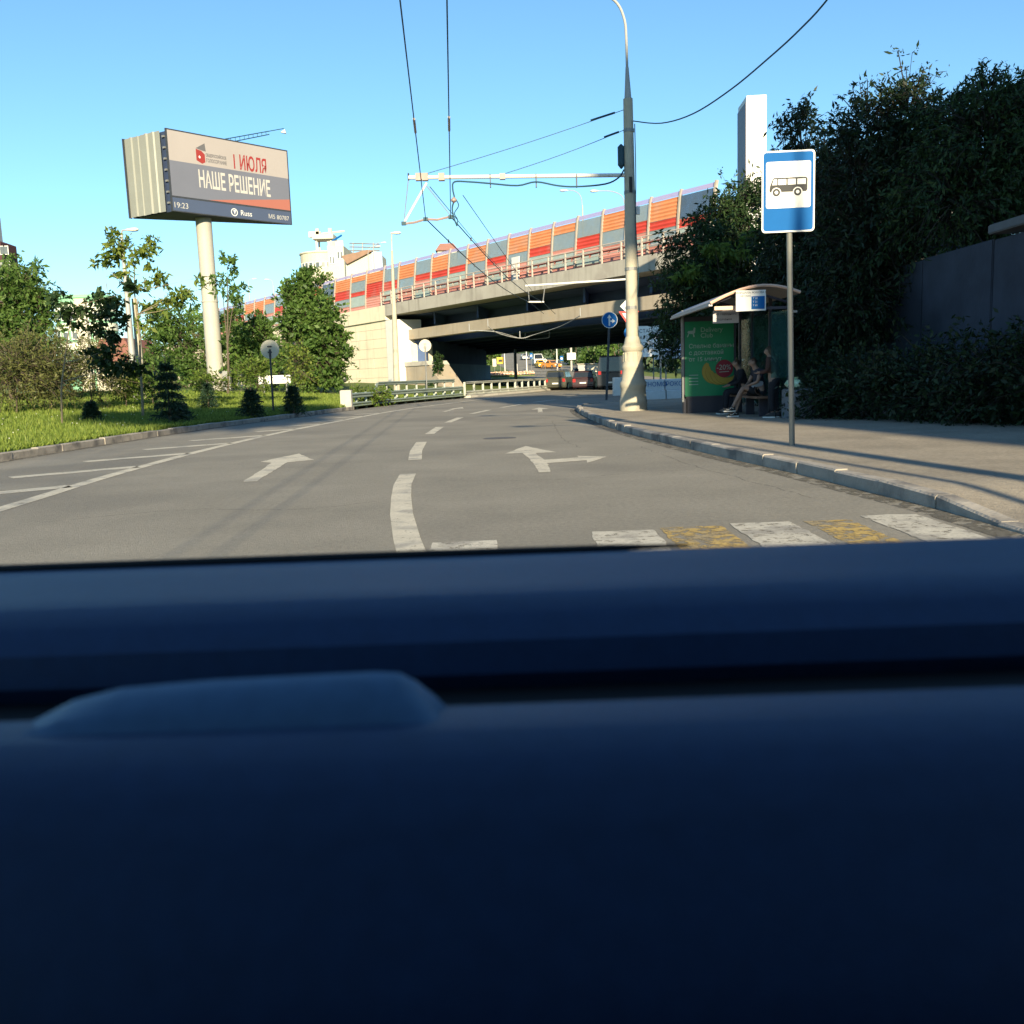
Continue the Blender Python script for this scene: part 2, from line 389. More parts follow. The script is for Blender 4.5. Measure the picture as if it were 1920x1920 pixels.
# ---- painted markings (children of the road)
def strip(pts, wd, name, m=PAINT, z=0.004):
    pts = [Vector((p[0], p[1], 0)) for p in pts]; vs = []; n = len(pts)
    for i, p in enumerate(pts):
        t = (pts[min(i + 1, n - 1)] - pts[max(i - 1, 0)]).normalized(); nr = Vector((-t.y, t.x, 0)) * wd / 2
        vs += [(p.x + nr.x, p.y + nr.y, z), (p.x - nr.x, p.y - nr.y, z)]
    return MB().add(vs, [(2 * i, 2 * i + 1, 2 * i + 3, 2 * i + 2) for i in range(n - 1)]).build(name, m, road)
solid = catmull([(-5.2, 4, 0), (-5.62, 10.2, 0), (-5.95, 14, 0), (-6.12, 19, 0), (-6.0, 25, 0), (-5.6, 30, 0), (-4.75, 39, 0), (-3.4, 46, 0), (-1.4, 55, 0), (1.2, 64, 0), (4, 73, 0)], 6)
strip(solid, 0.21, 'edge_line')
for i, y0 in enumerate([8.6, 11.4, 14.2, 16.9, 19.7, 22.4, 25.2, 27.9, 30.6, 33.3, 36]):
    p0 = Vector((interp([(q.y, q.x) for q in solid], y0 + 1.1), y0 + 1.1, 0)) + Vector((-.07, -.07, 0))
    L = 1.45 if y0 < 24 else 0.9
    strip([p0 + Vector((-L, -L * .82, 0)), p0], 0.37, 'hatch_line')
dashes = [[(-.66, 6.2), (-.84, 7.3), (-1.04, 8.7), (-1.19, 10.0), (-1.31, 11.2), (-1.38, 12.5)], [(-1.50, 14.7), (-1.66, 16.5), (-1.78, 18.9)], [(-1.84, 21.6), (-1.82, 24.6)], [(-1.76, 27.0), (-1.55, 30.2)], [(-1.3, 33), (-.75, 36.2)], [(-.3, 38.5), (.6, 42)], [(1.2, 44.5), (2.4, 48)], [(3.2, 51), (4.6, 55)]]
for d in dashes: strip(d, 0.215, 'lane_dash')
def ragged(poly, j=.012, step=.11):
    out = []
    for (x0, y0), (x1, y1) in zip(poly, poly[1:] + poly[:1]):
        k = max(1, int(math.hypot(x1 - x0, y1 - y0) / step))
        out += [(x0 + (x1 - x0) * i / k + random.uniform(-j, j), y0 + (y1 - y0) * i / k + random.uniform(-j, j)) for i in range(k)]
    return out
def arrow(poly, name='lane_arrow'):
    poly = ragged(poly, .014, .2); MB().add([(x, y, 0.004) for x, y in poly], [tuple(range(len(poly)))]).build(name, PAINT, road)
arrow([(-3.52, 12.2), (-3.34, 12.2), (-3.60, 15.05), (-3.25, 15.4), (-3.82, 16.9), (-4.12, 15.35), (-3.86, 15.1)])
arrow([(.36, 12.1), (.53, 12.1), (.53, 13.35), (1.12, 13.6), (1.10, 13.2), (1.46, 14.05), (1.02, 14.4), (1.05, 14.1), (.50, 13.9), (.42, 15.2), (.75, 15.2), (.28, 16.8), (-.07, 15.3), (.22, 15.25), (.34, 13.2)])
arrow([(1.0, 32), (1.18, 32), (1.25, 35), (1.55, 35), (1.2, 36.8), (.85, 35), (1.1, 35)])
arrow([(-2.55, 36), (-2.4, 36), (-2.15, 39), (-1.85, 39), (-2.0, 40.8), (-2.5, 39), (-2.3, 39)])
def quad(pts, m, name, z=0.004):
    pts = ragged(pts); MB().add([(x, y, z) for x, y in pts], [tuple(range(len(pts)))]).build(name, m, road)
CROSS = mat('worn_crossing_paint', (0.46, 0.43, 0.36), 0.88, 0.12, 3.0, wear=((0.31, 0.29, 0.25), 2.6, 0.5), alpha=(9.0, 0.39), grain=(30, .25))
for k, (xa, xb, m, y1) in enumerate([(.62, 1.12, CROSS, 7.34), (1.18, 1.68, YPAINT, 7.42), (1.76, 2.26, CROSS, 7.50), (2.36, 2.74, YPAINT, 7.5), (2.9, 3.36, CROSS, 7.66), (-.62, -.12, CROSS, 7.1)]):
    quad([(xa, 3.6), (xb, 3.6), (xb, y1), ((xa + xb) / 2, y1 + random.uniform(-.03, .03)), (xa, y1)], m, 'crossing_bar')
# pale worn lines in the bus bay
WORN = mat('worn_paint', (0.34, 0.32, 0.30), 0.9, 0.1, 3.0, alpha=(6.0, 0.5))
for (a, b) in [((1.2, 17.6), (2.4, 17.9)), ((.9, 20.5), (2.2, 20.8)), ((.8, 13.9), (2.7, 14.6)), ((.7, 25), (2.1, 25.3)), ((.4, 29), (2.1, 29.4))]: strip([a, b], 0.06, 'bay_line', WORN)

TAR = mat('tar_seal', (0.125, 0.115, 0.095), .9, .2, 6.0, alpha=(9.0, .46))
def crack(pts, wd=.022):
    q = resample(catmull([(x, y, 0) for x, y in pts], 6), .22); q = [p + Vector((random.uniform(-.03, .03), random.uniform(-.03, .03), 0)) for p in q]; strip(q, wd, 'crack', TAR, .0025)
crack([(-4.6, 9), (-3.4, 9.6), (-2.2, 9.3), (-1.3, 9.8)], .014); crack([(-.9, 11.5), (.6, 11.2), (1.9, 11.8), (3.2, 11.4)], .012); crack([(1.2, 16), (1.05, 19), (1.2, 26)], .014); crack([(-5.4, 20.5), (-3.8, 21.2), (-2.1, 20.8)], .014); crack([(2.9, 8.8), (2.4, 12.5), (2.2, 16)], .012)
GUT = mat('gutter_grit', (0.10, 0.092, 0.075), .95, .3, 5.0, alpha=(5.0, .46), grain=(25, .4))
strip([(p.x - .13, p.y) for p in kr_s if 6 < p.y < 34], .24, 'gutter_grit', GUT, .003); strip([(p.x + .13, p.y) for p in kl_s if 8 < p.y < 44], .22, 'gutter_grit', GUT, .003)
mhc = Vector((-.2, 19.2, 0)); MB().disc(mhc + Vector((0, 0, .001)), (0.0001, 0, 1), .34, .006, 24).build('manhole_cover', mat('cast_iron', (.10, .095, .09), .7, .25, 9, bump=.5, bscale=60), road)
# ---- concrete retaining wall behind the hedge, right
WALLC = mat('shaded_grey_concrete', (0.045, 0.055, 0.08), 0.9, 0.3, 0.5, bump=0.3, bscale=12, wear=((0.025, 0.032, 0.048), 0.35, 0.5))  # darkened towards navy: the shade over the wall is put into the colour
rw = empty('retaining_wall', (9.3, 18, 0.1), 'grey concrete panel wall behind the hedge, topped with pale capping slabs', 'wall')
yv = 6.0
while yv < 26:
    h = 3.5 - 0.0 * (yv - 14)
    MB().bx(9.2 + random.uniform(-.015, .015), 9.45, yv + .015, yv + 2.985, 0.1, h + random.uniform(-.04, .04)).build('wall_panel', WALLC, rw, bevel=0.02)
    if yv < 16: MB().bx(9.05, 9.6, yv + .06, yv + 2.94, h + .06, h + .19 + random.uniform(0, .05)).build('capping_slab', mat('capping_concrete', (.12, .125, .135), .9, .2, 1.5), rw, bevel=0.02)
    yv += 3.0

# ================================================================ BRIDGE
A2 = D(735, 650, 90.0); B2 = D(1165, 600, 65.0)
bd = Vector((B2.x - A2.x, B2.y - A2.y, 0)).normalized(); bn = Vector((-bd.y, bd.x, 0));
if bn.y < 0: bn = -bn
BO = Vector((A2.x, A2.y, 0))
BM = Matrix.Identity(4)
for i in range(3): BM[i][0] = bd[i]; BM[i][1] = bn[i]; BM[i][2] = (0, 0, 1)[i]; BM[i][3] = BO[i]
BMi = BM.inverted()
def BU(px, py, off=0.0):                                    # photo pixel -> (u, z) on the bridge's near face
    d = ray(px, py); p0 = BO + bn * off; t = (p0 - CAM).dot(bn) / d.dot(bn); q = BMi @ (CAM + d * t); return q.x, q.z
WDIR = Vector((.148, .989, 0)).normalized()                  # the underpass runs this way, so the deck is skewed
KSK = WDIR.dot(bd) / WDIR.dot(bn)
BS = BM.copy()
for i in range(3): BS[i][1] = bn[i] + KSK * bd[i]
SLOPE = 0.012                                               # the deck climbs gently to the right
def dz(u): return 8.42 + SLOPE * u
FASC = mat('fascia_concrete', (0.36, 0.345, 0.31), 0.85, 0.1, 0.5, wear=((0.31, 0.29, 0.26), 0.7, 0.55), streak=((0.22, 0.205, 0.18), .52))
GIRD = mat('girder_paint', (0.33, 0.29, 0.235), 0.7, 0.1, 0.6, wear=((0.36, 0.29, 0.21), 0.5, 0.58), streak=((0.25, 0.21, 0.165), .54))
SOFF = mat('underbridge_blue_shade', (0.075, 0.12, 0.24), 0.9, 0.15, 0.5)  # blue sky fill and shade under the deck put into the colour
br = empty('road_bridge', BO, 'wide road bridge with tan girders crossing over the road', 'bridge')
def shear(mb):                                              # apply the deck's climb
    mb.v = [(x, y, z + SLOPE * (BMi @ Vector((x, y, z))).x) for x, y, z in mb.v]; return mb
shear(MB(BS).extr([(-1.0, 0, 7.38), (-1.0, 0, 8.42), (-1.0, .5, 8.42), (-1.0, .5, 8.05), (-1.0, 37, 8.05), (-1.0, 37, 7.45), (-1.0, 2.6, 7.45), (-1.0, .35, 7.38)], (62, 0, 0))).build('deck', FASC, br)
shear(MB(BS).extr([(0.3, 1.55, 5.06), (0.3, 1.55, 5.98), (0.3, 2.5, 5.98), (0.3, 2.5, 5.06)], (60, 0, 0))).build('edge_beam', GIRD, br)
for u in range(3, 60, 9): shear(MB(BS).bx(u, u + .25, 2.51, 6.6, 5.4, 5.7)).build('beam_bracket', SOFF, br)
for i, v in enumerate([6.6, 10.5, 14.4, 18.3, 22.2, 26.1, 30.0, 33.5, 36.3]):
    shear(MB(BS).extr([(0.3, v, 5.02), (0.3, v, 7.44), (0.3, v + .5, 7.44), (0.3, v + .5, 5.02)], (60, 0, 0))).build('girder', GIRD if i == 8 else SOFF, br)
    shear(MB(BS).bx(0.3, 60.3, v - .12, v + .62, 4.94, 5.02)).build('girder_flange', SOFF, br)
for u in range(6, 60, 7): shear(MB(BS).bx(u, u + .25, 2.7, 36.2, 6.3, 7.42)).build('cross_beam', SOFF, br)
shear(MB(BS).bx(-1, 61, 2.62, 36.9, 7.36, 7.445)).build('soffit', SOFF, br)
# embankment retaining wall under the barrier (left of the opening), precast courses
ab = empty('bridge_abutment', BO, 'sunlit cream abutment wall carrying the left end of the bridge', 'abutment')
z0 = 0.2
MB(BM).bx(-70, -0.6, 0.55, 1.0, -.1, 6.75).build('wall_core', CREAM, ab)
courses = [0.2, 1.55, 2.5, 3.45, 4.4, 5.3, 6.2, 7.0]
for r in range(len(courses) - 1):
    u = -70 - (r % 2) * 3
    while u < -1.2:
        u1 = min(u + 6.0, -1.2)
        MB(BM).bx(max(u, -70) + .03, u1 - .03, 0.2 + random.uniform(-.012, .012), 0.549, courses[r] + .022, courses[r + 1] - .0).build('wall_block', CREAM, ab)
        u = u1
shear(MB(BM).bx(-70, -1.02, 0.02, 0.9, 7.02, 8.40)).build('parapet_beam', CREAM, ab)
MB(BM).bx(-1.15, 0.6, 0.05, 3.0, -0.1, 6.95).build('corner_pillar', WHITE, ab, bevel=.04)
u773 = BU(773, 660, 1.7)[0]; u808 = BU(806, 690, 1.0)[0]; u840 = BU(842, 728, 1.0)[0]; zb1 = BU(760, 645, 1.7)[1]; zw1 = BU(780, 678, 1.0)[1]
MB(BM).bx(0.62, u773, 1.7, 4.0, zw1 + .01, zb1).build('bearing_block', CREAM, ab, bevel=.05)
MB(BM).extr([(0.62, 1.0, -.1), (0.62, 1.0, zw1 - .4), (u808 - .1, 1.0, zw1 - .4), (u840, 1.0, -.1)], (0, 2.2, 0)).build('wing_wall', GIRD, ab, bevel=.03)
MB(BM).extr([(0.63, .9, zw1 - .395), (0.63, .9, zw1), (u808 - .5, .9, zw1), (u808, .9, zw1 - .395)], (0, 2.3, 0)).build('wing_wall_cap', CONC, ab)
# abutment wall running along the road below the deck
wd = WDIR; w0 = D(812, 700, 91.0); w0.z = 0
ABW = mat('underpass_wall', (0.20, 0.31, 0.45), 0.8, 0.15, 0.4)  # blue light in the underpass put into the panel colour
for k in range(7):
    a = w0 + wd * (k * 4.8); b = w0 + wd * (k * 4.8 + 4.74); n_ = Vector((wd.y, -wd.x, 0)) * -.6
    MB().extr([(a.x, a.y, -.1), (b.x, b.y, -.1), (b.x + n_.x, b.y + n_.y, -.1), (a.x + n_.x, a.y + n_.y, -.1)], (0, 0, 2.9)).build('underpass_panel', ABW, ab)
a = w0 - wd * .5; b = w0 + wd * 33.4; n_ = Vector((wd.y, -wd.x, 0)) * -1.5
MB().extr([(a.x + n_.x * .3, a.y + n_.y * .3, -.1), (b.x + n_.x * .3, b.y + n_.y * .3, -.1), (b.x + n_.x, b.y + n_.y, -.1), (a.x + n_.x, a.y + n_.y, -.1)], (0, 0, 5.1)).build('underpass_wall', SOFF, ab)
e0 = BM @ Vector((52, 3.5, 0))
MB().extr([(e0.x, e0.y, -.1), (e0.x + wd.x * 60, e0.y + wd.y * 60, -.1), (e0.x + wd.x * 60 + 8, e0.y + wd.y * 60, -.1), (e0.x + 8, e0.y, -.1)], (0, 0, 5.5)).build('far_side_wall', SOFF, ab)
# earth fill behind the left wall, carries the approach
EARTH = mat('embankment_earth', (0.10, 0.10, 0.06), 0.95, 0.2, 0.4)
tag(MB(BS).extr([(-70, 1.05, -.1), (-70, 1.05, 8.0 - .8), (-1.2, 1.05, 8.0), (-1.2, 1.05, -.1)], (0, 35, 0)).build('embankment', EARTH), kind='structure')

# ---- noise barrier: columns of coloured cells between posts
ORG = mat('barrier_orange', (0.60, 0.225, 0.10), 0.6, 0.12, 0.6, wear=((0.52, 0.25, 0.15), 0.5, 0.52))
REDB = mat('barrier_red', (0.50, 0.055, 0.04), 0.6, 0.12, 0.6, wear=((0.45, 0.11, 0.09), 0.5, 0.54))
PINK = mat('barrier_pink', (0.54, 0.25, 0.215), 0.65, 0.08, 1.2, wear=((0.44, 0.19, 0.16), 0.8, 0.6))
PGLASS = glassmat('barrier_glass', (0.23, 0.28, 0.30), 0.80, 0.25)
DGLASS = glassmat('barrier_dark_glass', (0.07, 0.10, 0.14), 0.75, 0.2)
GGLASS = glassmat('barrier_green_glass', (0.33, 0.40, 0.37), 0.86, 0.3)
VGLASS = glassmat('barrier_visor', (0.40, 0.36, 0.55), 0.7, 0.2)
POST = mat('barrier_post', (0.34, 0.30, 0.26), 0.6, 0.1)
nb_ = empty('noise_barrier', BO + Vector((0, 0, 8.4)), 'orange, red, pink and glass checkered noise barrier along the bridge edge', 'noise barrier')
BT = 3.62; LEAN = 0.32
def bpt(u, h, v=1.3): return Vector((u, v + LEAN * (max(0, h) / BT) ** 1.6, dz(u) + h))
def cell(u0, u1, h0, h1, ribs, m, name):
    mb = MB(BM); vs = []; rows_ = []
    n = max(2, int((h1 - h0) / 0.22) * 2) if ribs else 1
    for i in range(n + 1):
        h = h0 + (h1 - h0) * i / n; o_ = (0.035 if i % 2 else -0.02) if ribs else 0.0
        rows_.append((h, o_))
    for h, o_ in rows_:
        for uu in (u0, u1): p = bpt(uu, h); vs.append((p.x, p.y + o_, p.z))
    k = len(vs)
    for h, o_ in rows_:
        for uu in (u0, u1): p = bpt(uu, h); vs.append((p.x, p.y + .10, p.z))
    fs = [(2 * i, 2 * i + 1, 2 * i + 3, 2 * i + 2) for i in range(n)] + [(k + 2 * i + 1, k + 2 * i, k + 2 * i + 2, k + 2 * i + 3) for i in range(n)]
    fs += [(0, k, k + 1, 1), (2 * n, 2 * n + 1, k + 2 * n + 1, k + 2 * n)]
    for s_ in (0, 1):
        for i in range(n): fs.append((2 * i + s_, 2 * i + 2 + s_, k + 2 * i + 2 + s_, k + 2 * i + s_) if s_ == 0 else (2 * i + 2 + s_, 2 * i + s_, k + 2 * i + s_, k + 2 * i + 2 + s_))
    mb.add(vs, fs).build(name, m, nb_)
posts_px = [631, 661, 690, 723, 751, 782, 813, 846, 880, 917, 957, 997, 1041, 1086, 1134, 1180, 1223, 1279, 1345]
pu = [BU(x, 490 - (x - 740) * .235, 1.8)[0] for x in posts_px]
ust = [pu[0] - 3.2 * k for k in range(12, 0, -1)] + pu
O, R_, Gl, K_, T, Dk = 'O', 'R', 'G', 'P', 'T', 'D'
cols = [[(O, .33), (R_, .58), (Gl, .8), (K_, 1)], [(O, .15), (Gl, .44), (R_, .56), (T, .85), (K_, 1)], [(O, .28), (R_, .66), (K_, 1)], [(Gl, .34), (R_, .58), (T, .84), (K_, 1)],
        [(O, .36), (Gl, .64), (K_, 1)], [(Gl, .34), (R_, .5), (K_, .66), (T, .92), (K_, 1)], [(O, .36), (R_, .52), (Gl, .8), (K_, 1)], [(Gl, .34), (R_, .50), (T, .80), (K_, 1)],
        [(O, .36), (Gl, .64), (K_, 1)], [(Gl, .34), (R_, .5), (K_, .66), (T, .88), (K_, 1)], [(O, .36), (Gl, .58), (K_, 1)], [(O, .34), (R_, .52), (T, .78), (K_, 1)],
        [(O, .18), (Gl, .50), (K_, .6), (T, .86), (K_, 1)], [(Gl, .34), (R_, .57), (K_, .65), (T, .90), (K_, 1)], [(O, .34), (Gl, .62), (K_, 1)], [(Gl, .30), (R_, .52), (K_, .62), (T, .82), (K_, 1)],
        [(O, .36), (R_, .52), (Gl, .80), (K_, 1)], [(Dk, .42), (R_, .58), (T, .8), (K_, 1)]]
mm = {O: (ORG, True, 'panel'), R_: (REDB, True, 'panel'), K_: (PINK, True, 'panel'), Gl: (PGLASS, False, 'pane'), T: (GGLASS, False, 'pane'), Dk: (DGLASS, False, 'pane')}
for i in range(len(ust) - 1):
    u0, u1 = ust[i], ust[i + 1]; c = cols[(i - 12) % 18]; t0 = 0
    for kind, t1 in c:
        m, ribs, nm = mm[kind]
        cell(u0 + .09, u1 - .09, BT * (1 - t1) + .025, BT * (1 - t0) - .025, ribs, m, nm)
        if t0: 
            p, q = bpt(u0 + .09, BT * (1 - t0)), bpt(u1 - .09, BT * (1 - t0)); MB(BM).tube([p + Vector((0, .03, 0)), q + Vector((0, .03, 0))], .045, 4).build('transom', POST, nb_)
        t0 = t1
    p, q = bpt(u0 + .05, BT + .03), bpt(u1 - .05, BT + .03)
    MB(BM).add([p, q, q + Vector((0, .10, .30)), p + Vector((0, .10, .30)), p + Vector((0, .03, 0)), q + Vector((0, .03, 0)), q + Vector((0, .13, .30)), p + Vector((0, .13, .30))], [(0, 1, 2, 3), (5, 4, 7, 6), (0, 4, 5, 1), (3, 2, 6, 7), (0, 3, 7, 4), (1, 5, 6, 2)]).build('visor_pane', VGLASS, nb_)
for u in ust:
    pts = [bpt(u, BT * k / 6 - (.25 if k == 0 else 0)) for k in range(7)] + [bpt(u, BT) + Vector((0, .12, .42))]
    mb = MB(BM); vs = []
    for p in pts: vs += [p + Vector((-.07, -.09, 0)), p + Vector((.07, -.09, 0)), p + Vector((.07, .13, 0)), p + Vector((-.07, .13, 0))]
    mb.add(vs, [(4 * i + k, 4 * i + (k + 1) % 4, 4 * i + 4 + (k + 1) % 4, 4 * i + 4 + k) for i in range(len(pts) - 1) for k in range(4)] + [(3, 2, 1, 0), (4 * len(pts) - 4, 4 * len(pts) - 3, 4 * len(pts) - 2, 4 * len(pts) - 1)])
    mb.build('post', POST, nb_)
# service door in the barrier
du0, du1 = BU(961, 500, 1.3)[0], BU(975, 500, 1.3)[0]
MB(BM).add([(du0, 1.14, dz(du0)), (du1, 1.14, dz(du1)), (du1, 1.22, dz(du1) + 2.0), (du0, 1.22, dz(du0) + 2.0), (du0, 1.2, dz(du0)), (du1, 1.2, dz(du1)), (du1, 1.3, dz(du1) + 2.0), (du0, 1.3, dz(du0) + 2.0)], [(0, 1, 2, 3), (5, 4, 7, 6), (0, 4, 5, 1), (3, 2, 6, 7), (0, 3, 7, 4), (1, 5, 6, 2)]).build('service_door', WHITE, nb_)

# ---- bridge railing with a cable tray
RAILM = mat('railing_paint', (0.42, 0.37, 0.33), 0.6, 0.1)
RUST = mat('tray_rust', (0.30, 0.10, 0.08), 0.8, 0.2)
bra = empty('bridge_railing', BO + Vector((0, 0, 8.4)), 'pale slender railing along the edge of the bridge footway', 'railing')
ru = np.arange(-2.0, 52, 1.95)
for u in ru: MB(BM).bx(u - .05, u + .05, .16, .26, dz(u) - .02, dz(u) + 1.28).build('railing_post', RAILM, bra)
for h, r in ((1.26, .045), (.62, .03), (.95, .03)):
    MB(BM).tube([(ru[0], .21, dz(ru[0]) + h), (ru[-1], .21, dz(ru[-1]) + h)], r, 6).build('rail', RAILM, bra)
MB(BM).tube([(ru[0], .42, dz(ru[0]) + .86), (ru[-1], .42, dz(ru[-1]) + .86)], .07, 6).build('cable_pipe', RUST, bra)
for u in np.arange(-1.5, 52, .975): MB(BM).box((u, .42, dz(u) + .74), (.07, .12, .30), Matrix.Rotation(.5, 3, 'Y')).build('pipe_bracket', RUST if int(u) % 2 else RAILM, bra)
# ================================================================ STREET POLES AND WIRES
POLEC = mat('pole_paint', (0.40, 0.37, 0.29), 0.7, 0.12, 1.5, wear=((0.27, 0.25, 0.21), 1.2, 0.55), bump=0.15, bscale=30)
POLEG = mat('pole_steel', (0.34, 0.34, 0.33), 0.6, 0.12, 2.0, metal=.2)
INS = mat('insulator', (0.28, 0.21, 0.19), 0.4, 0.2)
PY = 27.9
def pz(py, px=1185, Y=PY): return D(px, py, Y).z
MX, MY = 3.72, PY
def trolley_pole(loc, label, top=9.6, lamp=True, name='trolley_pole'):
    x, y, z = loc; t = empty(name, loc, label, 'pole', 'trolley poles along the pavement')
    b = MB(); b.lathe((x, y, z), [(.40, -.05), (.41, .05), (.41, .30), (.385, .38), (.37, .66), (.395, .70), (.395, .82), (.34, .90), (.315, 1.22), (.335, 1.26), (.32, 1.34), (.275, 1.46), (.262, 1.72), (.315, 1.78), (.32, 1.86), (.25, 1.95), (.22, 2.10), (.20, 2.16)], 24)
    b.build('base_casting', POLEC, t, smooth=True)
    c = MB()
    for k in range(12):
        a = 2 * math.pi * k / 12; c.box((x + .272 * math.cos(a), y + .272 * math.sin(a), z + 1.57), (.03, .05, .26), Matrix.Rotation(a, 3, 'Z'))
    c.build('base_flutes', POLEC, t)
    s = MB(); s.tube([(x, y, z + 2.1), (x, y, z + 3.0), (x - .01, y, z + 6), (x - .02, y, z + top)], [.185, .178, .158, .135], 16); s.build('shaft', POLEC, t, smooth=True)
    for zz, rr in ((2.95, .186), (4.05, .182), (6.2, .166), (7.9, .155)): MB().tube([(x - .01, y, z + zz), (x - .01, y, z + zz + .09)], rr, 16).build('band', STEEL, t)
    s = MB(); s.tube([(x - .02, y, z + top), (x - .02, y, z + top + .02), (x - .03, y, z + top + .85)], [.11, .10, .045], 12); s.build('top_sleeve', POLEG, t, smooth=True)
    if lamp:
        p = [(x - .03, y, z + top + .8), (x - .04, y, z + top + 1.6), (x - .08, y, z + top + 2.1), (x - .28, y, z + top + 2.55), (x - .7, y, z + top + 2.8), (x - 1.7, y, z + top + 3.0)]
        MB().tube(catmull(p, 4), .038, 8).build('lamp_arm', POLEG, t, smooth=True)
        h = MB(); h.lathe((0, 0, 0), [(.02, 0), (.1, .06), (.17, .2), (.17, .5), (.12, .66), (.03, .7)], 12)
        h.v = [(x - 1.65 - vz_, y + vx, z + top + 2.98 + vy * .55) for vx, vy, vz_ in h.v]; h.build('lamp_head', WHITE, t, smooth=True)
    return t
TOP = pz(185) - .125
mp = trolley_pole((MX, MY, .125), 'tall cream trolley pole with a flared cast base beside the bus shelter', TOP)
# bracket arm to the left
az = pz(331, 1100); ae = D(766, 333, PY)
arm = MB(); arm.tube([(MX - .1, MY, az), (ae.x, MY, ae.z)], .055, 10)
arm.build('bracket_arm', WHITE, mp, smooth=True)
MB().tube([(ae.x, MY, ae.z - .08), (ae.x, MY, ae.z + .12)], .025, 6).build('arm_end_pin', DARKM, mp)
for a, b in (((1172, 205), (795, 327)), ((1172, 243), (942, 327))):
    p, q = D(*a, PY), D(*b, PY); n = 8
    MB().tube([p.lerp(q, k / n) - Vector((0, 0, .05 * math.sin(math.pi * k / n))) for k in range(n + 1)], .010, 5).build('stay_wire', WIRE, mp)
    MB().tube([p.lerp(q, .05), p.lerp(q, .17)], .03, 6).build('stay_insulator', WIRE, mp)
    MB().box(q + Vector((0, 0, -.06)), (.16, .14, .16)).build('stay_clamp', INS, mp)
for px in (919, 1005, 1081): 
    p = D(px, 331, PY); MB().box(p - Vector((0, .0, .12)), (.03, .13, .36)).build('cable_hook', DARKM, mp)
cab = [(1170, 318), (1160, 333), (1135, 345), (1081, 350), (1045, 348), (1005, 341), (970, 348), (919, 344), (880, 341), (852, 341), (849, 355), (852, 372), (848, 390), (851, 408), (857, 424)]
MB().tube(catmull([D(a, b, PY - .09) for a, b in cab], 4), .024, 6).build('feeder_cable', WIRE, mp, smooth=True)
MB().tube(catmull([D(a, b, PY - .13) for a, b in [(852, 370), (860, 385), (852, 400), (858, 412), (856, 424)]], 4), .015, 5).build('feeder_loop', WIRE, mp)
MB().lathe(D(851, 375, PY - .12) - Vector((0, 0, .08)), [(.02, 0), (.085, .05), (.085, .1), (.02, .16)], 10).build('cable_insulator', INS, mp)
def ropes(lst, r, nm, m): 
    for pts in lst: MB().tube([D(a, b, PY) for a, b in pts], r, 6).build(nm, m, mp)
ropes([[(766, 334), (757, 419)], [(797, 345), (848, 408)]], .012, 'hanger_wire', STEEL)
ropes([[(800, 343), (757, 419)]], .032, 'hanger_strut', WHITE)
ropes([[(756, 420), (778, 417), (798, 411)], [(798, 411), (820, 412), (845, 406)]], .034, 'hanger_bar', INS)
for a, b in ((798, 411), (845, 407), (757, 419)): MB().box(D(a, b, PY), (.13, .1, .1)).build('hanger_clamp', WIRE, mp)
for px in (785, 797, 828): MB().box(D(px, 332, PY), (.17, .17, .2)).build('arm_clamp', INS, mp)
MB().lathe((MX - .24, MY, pz(292) - .25), [(.02, -.1), (.1, 0), (.1, .5), (.02, .58)], 10).build('surge_arrester', WIRE, mp)
MB().box((MX + .0, MY - .165, pz(348)), (.09, .04, .42)).build('hand_hole', BLACK, mp)
MB().box((MX + .22, MY, pz(395)), (.10, .1, .22)).build('meter_box', WHITE, mp)
MB().tube(catmull([D(a, b, PY - .1) for a, b in [(1190, 232), (1192, 330), (1192, 420), (1197, 520), (1193, 575), (1196, 620), (1205, 655)]], 4), .014, 5).build('drop_cable', WIRE, mp)
# sagging service cable to the right
q0, q1 = D(1188, 226, PY), D(1560, -12, 17.0)
pp = [D(a, b, Y) for a, b, Y in [(1188, 227, PY), (1240, 231, 26), (1300, 213, 24), (1370, 168, 22), (1440, 110, 20), (1500, 55, 18.4), (1560, -12, 17), (1720, -230, 14)]]
tag(MB().tube(catmull(pp, 5), .017, 6).build('service_cable', WIRE, smooth=True, origin=pp[0]), 'dark twisted cable sagging from the trolley pole up over the trees', 'cable')

# second trolley pole, further on behind the first
P2 = Vector((D(1191, 700, 57).x, 57, 0.0))
mp2 = trolley_pole(P2, 'second trolley pole partly hidden behind the nearer pole, before the bridge', 7.6, lamp=False)
a0, a1 = D(1185, 523, 57), D(985, 536, 57)
MB().tube([a0, a1], .06, 8).build('bracket_arm', WHITE, mp2)
MB().tube([D(990, 536, 57), D(992, 562, 57)], .03, 6).build('hanger_wire', STEEL, mp2); MB().tube([D(1022, 534, 57), D(1018, 566, 57)], .03, 6).build('hanger_wire', STEEL, mp2)
MB().tube([D(990, 566, 57), D(1020, 566, 57)], .05, 6).build('hanger_bar', WHITE, mp2)

